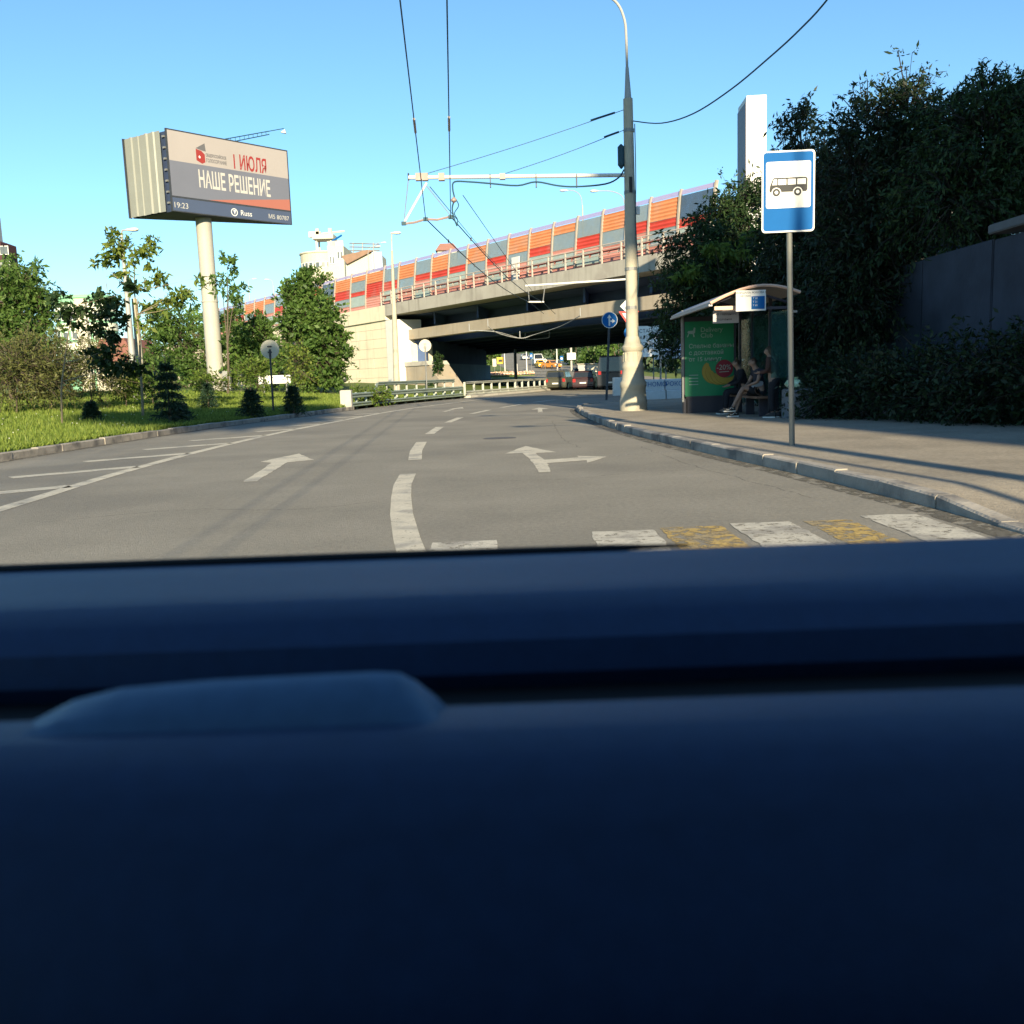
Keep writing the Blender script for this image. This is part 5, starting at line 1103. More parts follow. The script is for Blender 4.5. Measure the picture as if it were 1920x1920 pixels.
# flower bed and low fence beyond
YF = 150.0; zf = hz(YF)
fa, fb_ = D(905, 722, YF), D(1036, 720, YF); fb = empty('low_fence', ((fa.x + fb_.x) / 2, YF, zf), 'low dark fence with thin bars in front of the flower bed', 'fence')
for z_ in (.75, .3): MB().tube([(fa.x, YF, zf + z_), (fb_.x, YF, zf + z_)], .035, 5).build('rail', DARKM, fb)
for k in range(25): xx = fa.x + (fb_.x - fa.x) * k / 24; MB().bx(xx - .025, xx + .025, YF - .03, YF + .03, zf - .05, zf + .75).build('bar', DARKM, fb)
nfl = 900; fx0 = D(905, 714, 154).x; fx1 = D(1002, 714, 154).x
yq = rng.uniform(152, 157, nfl); pos = np.stack([rng.uniform(fx0, fx1, nfl), yq, .048 * (yq - 126) + rng.uniform(.25, .5, nfl)], 1); sz = .12
vs = np.stack([pos + [-sz, 0, 0], pos + [sz, 0, 0], pos + [0, 0, sz * 1.6]], 1).reshape(-1, 3)
fl = leafmat('flower_petals', (.75, .70, .62), (.70, .22, .06), .2)
tag(npmesh('flower_bed', vs, np.arange(nfl * 3).reshape(-1, 3), fl), 'strip of white and orange flowers beyond the bridge', 'flowers', kind='stuff')
grn = MB().add([(fx0, 152, hz(152) + .2), (fx1, 152, hz(152) + .2), (fx1, 157, hz(157) + .2), (fx0, 157, hz(157) + .2), (fx0, 152, hz(152) - .1), (fx1, 152, hz(152) - .1), (fx1, 157, hz(157) - .1), (fx0, 157, hz(157) - .1)], [(0, 1, 2, 3), (4, 5, 1, 0), (5, 6, 2, 1), (6, 7, 3, 2), (7, 4, 0, 3)]).build('flower_bed_soil', HILL); tag(grn, kind='structure')
# ================================================================ FAR BUILDINGS
BWH = mat('building_white', (.50, .47, .38), .8, .05, .1); BWIN = mat('building_window', (.10, .12, .13), .25, .2, .5, spec=.5); BFR = mat('window_frame', (.7, .7, .66), .6, .05)
def win(par, M_, x0, x1, z0, z1, nx=1):
    f = MB(M_).bx(x0, x1, -.12, -.02, z0, z1).build('window', BFR, par); w_ = (x1 - x0) / nx
    for k in range(nx): MB(M_).bx(x0 + w_ * k + .12, x0 + w_ * (k + 1) - .12, -.16, -.121, z0 + .12, z1 - .12).build('pane', BWIN, f)
YB = 210.0
def bw(px, py, Y=YB): return D(px, py, Y)
c = bw(607, 600); rad = 44 * YB / FPX; zt = bw(600, 470).z
t = empty('white_tower', (c.x, YB + rad, 0), 'round-fronted white building with a roof crane behind the bridge', 'building')
MB().lathe((c.x, YB + rad, 0), [(rad, -.1), (rad, zt - 6.2), (rad + .25, zt - 6.0), (rad + .25, zt - 5.6), (rad, zt - 5.5), (rad, zt - .4), (rad + .2, zt - .3), (rad + .2, zt)], 36).build('round_wall', BWH, t)
for r_, z_ in ((0, zt - 3.6), (1, zt - 8.2)):
    for k in range(7):
        a = math.radians(-90 - 62 + k * 13 + (4 if k > 3 else 0)); p = Vector((c.x + rad * math.cos(a), YB + rad + rad * math.sin(a), z_)); Mw = face_matrix(p, (-math.sin(a), math.cos(a), 0)) @ Matrix.Rotation(math.radians(90), 4, 'X')
        Mq = Matrix.Identity(4); n2 = Vector((math.cos(a), math.sin(a), 0)); x2 = Vector((-math.sin(a), math.cos(a), 0))
        for i in range(3): Mq[i][0] = x2[i]; Mq[i][1] = -n2[i]; Mq[i][2] = (0, 0, 1)[i]; Mq[i][3] = p[i]
        win(t, Mq, -.5, .5, 0, 1.3, 1)
a, b = bw(618, 500), bw(648, 500); zt2 = bw(640, 462).z
MB().bx(a.x, b.x, YB - 1.5, YB + 14, 0, zt2).build('stair_block', BWH, t)
Mf = Matrix.Translation((a.x, YB - 1.5, 0)); ww = b.x - a.x
win(t, Mf, ww * .58, ww * .95, bw(0, 492).z - 2, bw(640, 470).z - .3, 2); win(t, Mf, .35, ww * .42, bw(600, 492).z - .6, bw(600, 480).z - .3, 2)
for k in range(12): MB().bx(a.x + .2 + k * ww / 12.5, a.x + .42 + k * ww / 12.5, YB - 1.5, YB - 1.4, zt2, zt2 + .9).build('parapet_post', BWH, t)
MB().bx(a.x, b.x, YB - 1.5, YB - 1.4, zt2 + .9, zt2 + 1.0).build('parapet_rail', BWH, t)
# roof lookout with crane
p = bw(602, 450); zp = bw(602, 445).z
for sx, sy in ((-1, 0), (1, 0), (-1, 3), (1, 3)): MB().tube([(p.x + sx * 1.6, YB + 3 + sy, zt - .3), (p.x + sx * 1.6, YB + 3 + sy, zp)], .22, 6).build('lookout_leg', BWH, t)
MB().bx(p.x - 2.3, p.x + 2.3, YB + 2, YB + 7, zp, zp + 1.0).build('lookout_deck', BWH, t)
q0, q1 = bw(575, 436), bw(640, 428)
MB().tube([(q0.x, YB + 4, q0.z), (q1.x, YB + 4, q1.z)], .22, 6).build('crane_jib', BWH, t)
MB().bx(q0.x - .3, q0.x + 2.3, YB + 3.5, YB + 4.5, q0.z - .5, q0.z + .7).build('crane_counterweight', BWH, t)
for sx in (-1.4, 1.4): MB().bx(p.x + sx - .35, p.x + sx + .35, YB + 3.5, YB + 4.4, zp + 1.0, zp + 2.4).build('crane_mast', BWH, t)
q0, q1 = bw(622, 453), bw(641, 441); MB().tube([(q0.x, YB, q0.z), (q1.x, YB, q1.z)], .22, 5).build('blue_boom', BLUE, t)
# second block with slanted roof
t = empty('white_block', (bw(680, 520).x, YB - 25, 0), 'white building with a slanted brown roof showing above the bridge barrier', 'building'); Y2 = YB - 25
P4 = [bw(648, 484, Y2), bw(700, 470, Y2), bw(712, 474, Y2), bw(714, 530, Y2), bw(650, 530, Y2)]
MB().extr([(q.x, Y2, q.z) for q in P4], (0, 10, 0)).build('wall', BWH, t)
MB().bx(P4[4].x, P4[3].x, Y2 + .01, Y2 + 9.9, 0, P4[4].z).build('lower_wall', BWH, t)
ROOFB = mat('brown_roof', (.22, .14, .10), .8, .15, .8)
R4 = [bw(641, 481, Y2), bw(690, 469, Y2), bw(700, 471, Y2), bw(652, 496, Y2)]
MB().extr([(q.x, Y2 - .8, q.z) for q in R4], (0, .75, 0)).build('roof', ROOFB, t)
for k in range(3): q0, q1 = bw(655, 456 + 7 * k, Y2 + 4), bw(712, 458 + 6 * k, Y2 + 4); MB().tube([(q0.x, Y2 + 4, q0.z), (q1.x, Y2 + 4, q1.z)], .13, 5).build('roof_frame', STEEL, t)
for px in (662, 680, 700): q0, q1 = bw(px, 480, Y2 + 4), bw(px, 455, Y2 + 4); MB().tube([(q0.x, Y2 + 4, q0.z), (q1.x, Y2 + 4, q1.z)], .13, 5).build('roof_frame', STEEL, t)
q = bw(706, 485, Y2); MB().bx(q.x - .8, q.x + 1.2, Y2 - .6, Y2 - .02, q.z - 2, q.z + 1.2).build('blue_annex', mat('annex_blue', (.30, .38, .50), .6, .05), t)
# small pinkish roof beyond the barrier
q = bw(835, 462, 190); t = empty('red_roof_house', (q.x, 190, 0), 'pinkish roof house peeking over the noise barrier', 'building')
MB().bx(q.x - 1.6, q.x + 2.2, 190, 194, 0, q.z - .8).build('wall', BWH, t); MB().extr([(q.x - 2, 189.5, q.z - .8), (q.x + 2.6, 189.5, q.z - .8), (q.x + 1.6, 189.5, q.z + .5), (q.x - 1, 189.5, q.z + .5)], (0, 5, 0)).build('roof', mat('pink_roof', (.24, .12, .10), .8, .1), t)
# red brick tower, left edge of the view
BRK = mat('far_brick', (.075, .03, .035), .85, .12, .5)
Yr = 190.0; a, b = D(-40, 430, Yr), D(27, 430, Yr + 6); zt = D(14, 446, Yr).z; t = empty('brick_tower', ((a.x + b.x) / 2, Yr, 0), 'dark red brick apartment tower at the far left over the trees', 'building')
MB().extr([(a.x, Yr, -.1), (b.x, Yr, -.1), (b.x, Yr, zt - .8), (b.x - 2.0, Yr, zt), (a.x, Yr, zt)], (0, 6, 0)).build('wall', BRK, t)
zs = D(2, 400, Yr).z; MB().bx(a.x, D(3, 430, Yr + 5).x, Yr + .5, Yr + 5, zt, zs).build('upper_tier', mat('tower_grey', (.30, .33, .36), .8, .1), t)
Mf = Matrix.Translation((0, Yr, 0))
for r_ in range(5):
    for xx in (D(-6, 460, Yr).x, D(3, 460, Yr).x, D(10, 460, Yr).x): win(t, Mf, xx - .45, xx + .55, zt - 3.2 - 3.0 * r_, zt - 1.5 - 3.0 * r_, 1)
# green and white round block
Yg = 130.0; c = D(140, 600, Yg); rad = 52 * Yg / FPX; zt = D(140, 552, Yg).z
GRN = mat('green_render', (.20, .42, .27), .8, .06, .3); GWH = mat('pale_render', (.66, .68, .56), .8, .05, .3)
t = empty('green_block', (c.x, Yg + rad, 0), 'rounded green and white apartment block glimpsed through the left trees', 'building')
pr = [(rad, -.1)]
for k in range(4): 
    pass
MB().lathe((c.x, Yg + rad, 0), [(rad, -.1), (rad, zt - .5), (rad + .25, zt - .45), (rad + .25, zt), (rad - .4, zt + .05)], 32).build('wall', GRN, t)
for k in range(4):
    zz = zt - 2.2 - 2.6 * k
    MB().lathe((c.x, Yg + rad, zz), [(rad + .05, 0), (rad + .14, .02), (rad + .14, 1.0), (rad + .05, 1.02)], 32).build('pale_band', GWH, t)
    for j in range(7):
        a = math.radians(-90 - 60 + j * 20); p = Vector((c.x + (rad + .15) * math.cos(a), Yg + rad + (rad + .15) * math.sin(a), zz - 1.25)); n2 = Vector((math.cos(a), math.sin(a), 0)); x2 = Vector((-math.sin(a), math.cos(a), 0)); Mq = Matrix.Identity(4)
        for i in range(3): Mq[i][0] = x2[i]; Mq[i][1] = -n2[i]; Mq[i][2] = (0, 0, 1)[i]; Mq[i][3] = p[i]
        win(t, Mq, -.5, .5, 0, 1.1, 1)
q = D(152, 600, Yg); MB().bx(q.x - .5, q.x + .9, Yg - .5, Yg + .6, 0, zt - .6).build('cream_bay', BWH, t)
q = D(172, 480, Yg); MB().tube([(q.x, Yg + rad, zt), (q.x, Yg + rad, D(173, 525, Yg).z)], .06, 5).build('aerial', STEEL, t)
# low reddish building behind the saplings
q0, q1 = D(175, 640, 120), D(250, 640, 120); t = empty('low_red_house', ((q0.x + q1.x) / 2, 120, 0), 'low reddish house with pale lower walls behind the saplings', 'building')
MB().bx(q0.x, q1.x, 120, 128, 0, D(200, 680, 120).z).build('wall', BWH, t); zz = D(200, 680, 120).z; MB().extr([(q0.x - .4, 119.6, zz), (q1.x + .4, 119.6, zz), (q1.x - 1, 119.6, zz + 3.0), (q0.x + 1, 119.6, zz + 3.0)], (0, 9, 0)).build('roof', mat('low_house_red', (.20, .085, .07), .8, .1), t)

# unseen blocks added behind the car to shade the right-hand pavement and trees
ang = math.atan2(SUN_DIR.x, SUN_DIR.y)
def block(uc0, uc1, back, depth, H_, label):
    # u: distance to the right of the line of sunlight that marks the shadow edge on the pavement
    s2 = Vector((SUN_DIR.y, -SUN_DIR.x, 0)); o_ = Vector((6.75, 11.2, 0)) - SUN_DIR * back
    Mb = Matrix.Identity(4)
    for i in range(3): Mb[i][0] = s2[i]; Mb[i][1] = SUN_DIR[i]; Mb[i][2] = (0, 0, 1)[i]; Mb[i][3] = o_[i]
    cc = Mb @ Vector(((uc0 + uc1) / 2, -depth / 2, 0)); t = empty('unseen_shade_block', (cc.x, cc.y, 0), label, 'building')
    MB(Mb).bx(uc0, uc1, -depth, 0, -.1, H_).build('wall', BRK, t)
    MB(Mb).bx(uc0 - .1, uc1 + .1, -depth - .1, .1, H_ + .002, H_ + .4).build('parapet', CONC, t)
    for r_ in range(int(H_ / 3) - 1):
        for k in range(max(1, int((uc1 - uc0) / 4))):
            f = MB(Mb).bx(uc0 + 1.2 + 4 * k, uc0 + 2.7 + 4 * k, .003, .06, 1.2 + 3 * r_, 2.7 + 3 * r_).build('window', BWIN, t)
block(0.0, 5.6, 56, 14, 28.7, 'lower wing of the unseen block added behind the car for shade')
s2 = Vector((SUN_DIR.y, -SUN_DIR.x, 0)); o_ = Vector((6.75, 11.2, 0)) - SUN_DIR * 56; Mb = Matrix.Identity(4)
for i in range(3): Mb[i][0] = s2[i]; Mb[i][1] = SUN_DIR[i]; Mb[i][2] = (0, 0, 1)[i]; Mb[i][3] = o_[i]
ro_ = empty('roof_shade_box', Mb @ Vector((1.5, -5, 29.11)), 'unseen plant room box added over the stair wing to shade the pole top', 'plant room')  # roof box added and shaped to shade the top of the trolley pole
MB(Mb).bx(.3, 3.6, -9, -1, 29.11, 31.2).build('base', CONC, ro_); MB(Mb).bx(-1.5, 3.8, -9.2, -.8, 31.21, 34.2).build('housing', BRK, ro_)
block(5.62, 44, 56, 14, 32.5, 'long unseen brick block added behind the car to shade the pavement')

# ================================================================ VEGETATION
def leaf_cloud(lobes, n, L, Wd, droop=.35, clump=.24, shell=.6, seed=0, stray=.12, per=13):
    """leaves set along arching twigs that leave the lobes outward: uneven outline, gaps, sprays"""
    r = np.random.default_rng(seed); P_ = []; T_ = []; TW = []
    vol = np.array([(l[3] * l[4] * l[5]) ** .67 for l in lobes]); cnt = (n * vol / vol.sum()).astype(int)
    for l, m in zip(lobes, cnt):
        c = np.array(l[:3]); rr = np.array(l[3:6]); nt = max(4, m // per)
        nb = max(3, nt // 9)                                      # boughs: twigs gather round them and leave gaps between
        bd_ = r.normal(size=(nb, 3)); bd_ /= np.linalg.norm(bd_, axis=1)[:, None]; bp_ = bd_ * (shell * .75 + (1 - shell * .75) * r.random(nb) ** .6 * .95)[:, None]
        bi = r.integers(0, nb, nt); root = (bp_[bi] + r.normal(size=(nt, 3)) * clump * .8) * rr
        out = root / (np.linalg.norm(root, axis=1)[:, None] + 1e-6); td = out * .9 + r.normal(size=(nt, 3)) * .55; td[:, 2] += .25; td /= np.linalg.norm(td, axis=1)[:, None]
        ln = (.35 + .65 * r.random(nt)) * min(1.0, .62 * rr.mean() + .12) * (1 + stray * 2 * r.random(nt))
        ti = r.integers(0, nt, m); t = r.random(m) ** .8
        p = c + root[ti] + td[ti] * (ln[ti] * t)[:, None] + r.normal(size=(m, 3)) * (.04 + .03 * ln[ti])[:, None]; p[:, 2] -= ln[ti] * t * t * (.15 + .5 * max(0, droop))
        P_.append(p); T_.append(td[ti])
        e0 = c + root * .55; e1 = c + root + td * (ln * .5)[:, None]; e1[:, 2] -= ln * .25 * (.15 + .5 * max(0, droop)); e2 = c + root + td * (ln * .95)[:, None]; e2[:, 2] -= ln * .9 * (.15 + .5 * max(0, droop)); TW.append(np.stack([e0, e1, e2], 1))
    P_ = np.concatenate(P_); T_ = np.concatenate(T_); m = len(P_)
    leaf_cloud.twigs = np.concatenate(TW)
    d = r.normal(size=(m, 3)) * .75 + T_ * .55; d[:, 2] -= droop; d /= np.linalg.norm(d, axis=1)[:, None]
    q = r.normal(size=(m, 3)); w_ = np.cross(d, q); w_ /= np.linalg.norm(w_, axis=1)[:, None] + 1e-9
    s_ = (.38 + 1.05 * r.random(m) ** 1.3)[:, None]
    v0 = P_; v1 = P_ + d * L * .42 * s_ + w_ * Wd / 2 * s_; v2 = P_ + d * L * s_; v3 = P_ + d * L * .42 * s_ - w_ * Wd / 2 * s_
    return np.stack([v0, v1, v2, v3], 1).reshape(-1, 3), np.arange(4 * m).reshape(-1, 4)
GL1 = leafmat('leaf_deep', (.012, .030, .010), (.034, .066, .018), .25)
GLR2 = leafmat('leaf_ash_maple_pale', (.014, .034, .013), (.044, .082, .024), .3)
GLR = leafmat('leaf_ash_maple', (.008, .020, .010), (.024, .046, .016), .2)  # right-hand leaves darkened: the shade over them is put into the colour
GL2 = leafmat('leaf_mid', (.045, .10, .02), (.125, .205, .048), .42)
GL3 = leafmat('leaf_bright', (.07, .13, .02), (.16, .22, .04), .45)
GL4 = leafmat('leaf_olive', (.06, .078, .022), (.15, .155, .05), .35)
GLY = leafmat('leaf_yellowish', (.065, .125, .022), (.21, .25, .045), .45)
GFIR = leafmat('fir_needles', (.012, .032, .018), (.03, .06, .03), .15)
def lob(px, py, Y, rx, ry, dep=None):
    p = D(px, py, Y); a = rx * Y / FPX; b = ry * Y / FPX; return (p.x, p.y, p.z, a, dep if dep else (a + b) / 2, b)
def tree(name, label, base, lobes, n, L, Wd, m, group=None, bark=BARK, r0=.16, droop=.35, clump=.24, shell=.6, seed=0, limb=True, cat='tree', stray=.12):
    base = Vector(base); t = empty(name, base, label, cat, group)
    zs_ = [l[2] for l in lobes]; top = max(zs_); cx = sum(l[0] for l in lobes) / len(lobes); cy = sum(l[1] for l in lobes) / len(lobes)
    zm = min(zs_) if len(lobes) > 1 else lobes[0][2]
    fork = Vector((base.x * .6 + cx * .4, base.y * .6 + cy * .4, base.z + max(.3, (zm - base.z) * .55)))
    tm = MB(); tm.tube([base - Vector((0, 0, .15)), base.lerp(fork, .5) + Vector((.05, 0, 0)), fork], [r0 * 1.25, r0, r0 * .85], 8)
    for i, l in enumerate(lobes):
        e_ = Vector(l[:3]); mid = fork.lerp(e_, .55) + Vector((0, 0, .1 * (e_ - fork).length)); tm.tube([fork - Vector((0, 0, .1)), mid, e_ + Vector((0, 0, l[5] * .4))], [r0 * .6, r0 * .38, r0 * .1], 6)
        if limb:
            rr_ = random.Random(seed * 31 + i)
            for k in range(4):
                d_ = Vector((rr_.gauss(0, 1), rr_.gauss(0, 1), rr_.uniform(-.2, 1))).normalized(); tm.tube([mid.lerp(e_, .2 * k), e_ + Vector((d_.x * l[3], d_.y * l[4], d_.z * l[5])) * .85], [r0 * .22, r0 * .06], 4)
    tm.build('trunk', bark, t, smooth=True)
    v_, f_ = leaf_cloud(lobes, n, L, Wd, droop, clump, shell, seed, stray)
    npmesh('crown', v_, f_, m, t)
    if limb:
        tw = leaf_cloud.twigs; k = len(tw); wv = np.random.default_rng(seed).normal(size=(k, 3)); wv /= np.linalg.norm(wv, axis=1)[:, None]; ww_ = np.array([.012, .008, .003]) * (1 + r0 * 2)
        vv = np.stack([tw[:, 0] - wv * ww_[0], tw[:, 0] + wv * ww_[0], tw[:, 1] + wv * ww_[1], tw[:, 1] - wv * ww_[1], tw[:, 2] + wv * ww_[2], tw[:, 2] - wv * ww_[2]], 1).reshape(-1, 3)
        b6 = np.arange(k)[:, None] * 6; ff = np.concatenate([b6 + np.array([[0, 1, 2, 3]]), b6 + np.array([[3, 2, 4, 5]])]); npmesh('twigs', vv, ff, bark, t)['kind'] = 'stuff'
    return t
RG = 'dark trees behind the pavement wall'
def rb(px, Y, z=0.1): return Vector((D(px, 700, Y).x, Y, z))
# right-hand mass
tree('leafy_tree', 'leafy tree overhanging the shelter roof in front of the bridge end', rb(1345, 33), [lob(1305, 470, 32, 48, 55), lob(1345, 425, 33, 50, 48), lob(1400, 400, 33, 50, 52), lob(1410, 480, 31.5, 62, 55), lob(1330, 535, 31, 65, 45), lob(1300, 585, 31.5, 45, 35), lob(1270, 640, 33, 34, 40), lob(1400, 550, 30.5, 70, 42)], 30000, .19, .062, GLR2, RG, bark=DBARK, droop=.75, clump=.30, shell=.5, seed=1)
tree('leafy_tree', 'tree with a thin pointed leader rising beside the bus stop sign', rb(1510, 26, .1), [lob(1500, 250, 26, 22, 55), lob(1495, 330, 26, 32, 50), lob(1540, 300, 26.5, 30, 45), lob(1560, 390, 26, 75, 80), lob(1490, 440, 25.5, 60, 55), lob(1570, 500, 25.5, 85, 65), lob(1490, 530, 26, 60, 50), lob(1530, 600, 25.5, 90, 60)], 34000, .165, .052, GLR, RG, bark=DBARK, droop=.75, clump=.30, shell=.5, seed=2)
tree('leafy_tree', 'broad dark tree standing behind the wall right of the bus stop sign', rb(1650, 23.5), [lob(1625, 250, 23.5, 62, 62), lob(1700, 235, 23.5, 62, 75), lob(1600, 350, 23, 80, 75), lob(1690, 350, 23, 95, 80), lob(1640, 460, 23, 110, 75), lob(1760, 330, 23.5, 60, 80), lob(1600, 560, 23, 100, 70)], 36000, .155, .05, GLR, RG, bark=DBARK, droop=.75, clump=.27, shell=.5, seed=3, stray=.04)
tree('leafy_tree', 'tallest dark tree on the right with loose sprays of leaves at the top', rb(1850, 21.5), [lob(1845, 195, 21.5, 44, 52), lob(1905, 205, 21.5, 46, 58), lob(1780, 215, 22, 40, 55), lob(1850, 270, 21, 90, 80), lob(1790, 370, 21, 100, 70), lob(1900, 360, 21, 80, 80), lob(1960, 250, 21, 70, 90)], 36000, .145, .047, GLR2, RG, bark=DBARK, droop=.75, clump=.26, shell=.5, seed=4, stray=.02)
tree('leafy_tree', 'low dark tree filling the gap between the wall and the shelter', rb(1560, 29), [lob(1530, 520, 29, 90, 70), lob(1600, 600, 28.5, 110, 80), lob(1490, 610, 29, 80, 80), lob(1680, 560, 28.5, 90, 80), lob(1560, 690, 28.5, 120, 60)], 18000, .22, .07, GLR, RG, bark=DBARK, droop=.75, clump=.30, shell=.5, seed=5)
# sunlit sprigs caught by the light: part of a young tree poking out of the mass
tree('young_maple', 'young maple with bright sprays poking out of the dark trees above the shelter', rb(1365, 30.6), [lob(1340, 462, 29.9, 22, 9, .4), lob(1385, 474, 29.9, 30, 9, .4), lob(1300, 508, 30.2, 18, 8, .4), lob(1405, 436, 29.6, 16, 9, .4)], 1300, .24, .08, GL3, r0=.04, droop=.8, clump=.4, seed=6, limb=False)
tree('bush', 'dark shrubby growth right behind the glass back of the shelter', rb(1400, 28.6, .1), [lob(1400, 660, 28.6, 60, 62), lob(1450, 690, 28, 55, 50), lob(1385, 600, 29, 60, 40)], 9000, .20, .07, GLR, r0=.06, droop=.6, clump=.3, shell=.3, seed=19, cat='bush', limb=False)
# hedge in front of the wall
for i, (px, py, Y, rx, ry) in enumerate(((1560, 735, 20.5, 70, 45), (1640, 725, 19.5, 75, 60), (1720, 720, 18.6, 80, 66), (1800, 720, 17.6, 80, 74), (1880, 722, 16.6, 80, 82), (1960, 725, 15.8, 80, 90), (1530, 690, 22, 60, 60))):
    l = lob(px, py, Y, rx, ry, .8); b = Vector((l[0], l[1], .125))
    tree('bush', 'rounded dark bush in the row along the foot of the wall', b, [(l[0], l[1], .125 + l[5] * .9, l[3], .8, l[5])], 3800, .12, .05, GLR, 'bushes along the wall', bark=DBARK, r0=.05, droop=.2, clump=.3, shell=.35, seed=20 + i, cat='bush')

# left side
LG = 'trees on the left verge'
tree('leafy_tree', 'large leafy tree at the far left below the brick tower', V(20, 46), [lob(8, 570, 46, 50, 58), lob(52, 590, 46, 38, 45), lob(0, 640, 45, 60, 50), lob(55, 655, 45, 38, 46), lob(30, 535, 46.5, 36, 32)], 15000, .26, .12, GL2, LG, droop=.3, clump=.26, shell=.5, seed=30)
tree('dense_tree', 'big dense round tree standing against the abutment wall', V(585, 66), [lob(580, 555, 66, 36, 34), lob(562, 585, 65.5, 36, 44), lob(604, 595, 65.5, 34, 42), lob(572, 635, 65, 50, 44), lob(604, 660, 65, 42, 44), lob(565, 695, 65, 50, 32), lob(606, 700, 65, 34, 26), lob(583, 528, 66, 22, 18)], 22000, .30, .16, GL2, LG, droop=.2, clump=.22, shell=.62, seed=31)
tree('dense_tree', 'dark green tree just right of the billboard column', V(465, 68), [lob(458, 612, 68, 30, 30), lob(482, 636, 67.5, 30, 38), lob(452, 655, 67, 34, 42), lob(490, 680, 67, 36, 42), lob(455, 700, 67, 34, 28)], 11000, .30, .15, GL2, LG, droop=.2, clump=.24, shell=.58, seed=32)
tree('dense_tree', 'bushy tree between the lamp post and the billboard column', V(315, 78), [lob(300, 610, 78, 38, 34), lob(345, 620, 78, 34, 36), lob(310, 655, 77.5, 46, 40), lob(365, 660, 77.5, 36, 44), lob(330, 700, 77, 60, 30), lob(280, 690, 77, 40, 32)], 13000, .30, .15, GL2, LG, droop=.2, clump=.24, shell=.55, seed=33)
tree('leafy_tree', 'thin young tree growing up beside the billboard column', V(427, 58), [lob(428, 503, 58, 17, 18), lob(415, 530, 58, 14, 14), lob(430, 545, 58, 18, 16), lob(442, 560, 57.8, 12, 10)], 900, .30, .13, GL2, LG, r0=.07, droop=.4, clump=.34, seed=34, limb=False)
# saplings
def sapling(label, Y, stem, boughs, n, L, Wd, m, seed, r0=.05):
    st_ = [D(a, b, Y) for a, b in stem]; base = V(stem[0][0], Y); st_ = [base - Vector((0, 0, .1))] + st_[1:]
    t = empty('sapling', base, label, 'tree', 'saplings in the grass'); k = len(st_) - 1
    tm = MB(); tm.tube(st_, [r0 * (1 - .75 * i / k) for i in range(k + 1)], 7); lobes = []
    for px, py, rx, ry in boughs:
        e_ = D(px, py, Y + random.uniform(-.5, .5)); cand = [p for p in st_ if p.z < e_.z - .15] or [st_[1]]; s0 = cand[-1] if len(cand) < 2 else min(cand[-2:], key=lambda p: (p - e_).length)
        tm.tube([s0, s0.lerp(e_, .5) + Vector((0, 0, -.04)), e_], [r0 * .32, r0 * .22, r0 * .08], 5); a_, b_ = rx * Y / FPX, ry * Y / FPX; lobes.append((e_.x, e_.y, e_.z, a_, (a_ + b_) / 2, b_))
    tm.build('trunk', PBARK, t, smooth=True); v_, f_ = leaf_cloud(lobes, n, L, Wd, .4, .3, .3, seed, per=9); npmesh('crown', v_, f_, m, t)
sapling('tall sparse sapling with loose leaf sprays in front of the lamp post', 34, [(268, 765), (266, 730), (263, 680), (262, 640), (256, 590), (252, 545), (252, 500), (248, 470)], [(222, 455, 16, 22), (200, 462, 14, 12), (212, 478, 22, 12), (240, 480, 14, 12), (268, 468, 16, 16), (285, 458, 14, 9), (196, 500, 16, 9), (215, 520, 14, 8), (285, 512, 22, 10), (300, 525, 18, 8), (330, 545, 22, 9), (360, 540, 18, 10), (240, 500, 12, 10), (262, 540, 18, 9), (300, 570, 20, 11), (265, 585, 20, 14), (330, 575, 16, 9), (370, 520, 8, 12), (280, 605, 14, 9)], 1900, .22, .10, GLY, 35)
sapling('bushy sapling with dark leaf clusters on a thin slanted stem', 30, [(116, 770), (115, 740), (116, 715), (121, 680), (125, 645), (130, 615), (136, 590), (150, 570)], [(135, 588, 18, 9), (120, 560, 16, 9), (160, 585, 18, 13), (178, 558, 12, 12), (205, 555, 16, 15), (225, 570, 14, 12), (190, 595, 14, 12), (175, 615, 14, 10), (195, 630, 13, 10), (225, 608, 13, 11), (180, 665, 16, 10), (205, 655, 16, 9), (210, 685, 24, 12), (240, 680, 14, 10), (262, 692, 18, 9), (248, 545, 12, 11), (150, 610, 12, 9)], 2400, .18, .11, GL1, 36, .034)
def fir(label, base, H_, R_, n, seed, tilt=0):
    base = Vector(base); t = empty('fir_sapling', base, label, 'fir', 'small firs in the grass'); r = np.random.default_rng(seed)
    MB().tube([base - Vector((0, 0, .1)), base + Vector((0, 0, H_))], [.05, .01], 6).build('trunk', BARK, t)
    k = r.random(n) ** .8; ang_ = np.floor(r.random(n) * 7) * .9 + .22 * r.normal(size=n); lev = np.floor(k * 7) / 7 + .018 * r.normal(size=n); ang_ += np.floor(k * 7) * 1.7; rr = (1 - lev) ** .8 * R_ * (.1 + .9 * r.random(n)) * (.75 + .5 * np.sin(ang_ * 3 + seed) ** 2); z_ = base.z + .12 + lev * (H_ - .15) - rr * .25
    p = np.stack([base.x + rr * np.cos(ang_), base.y + rr * np.sin(ang_), z_], 1); d = np.stack([np.cos(ang_), np.sin(ang_), -.3 + .5 * r.normal(size=n)], 1); d += .5 * r.normal(size=(n, 3)); d /= np.linalg.norm(d, axis=1)[:, None]
    w_ = np.cross(d, r.normal(size=(n, 3))); w_ /= np.linalg.norm(w_, axis=1)[:, None]
    v_ = np.stack([p, p + d * .07 + w_ * .018, p + d * .15, p + d * .07 - w_ * .018], 1).reshape(-1, 3); npmesh('crown', v_, np.arange(4 * n).reshape(-1, 4), GFIR, t)
fir('tallest dark fir sapling standing alone by the kerb shadow', V(320, 29), 2.1, .62, 3500, 40)
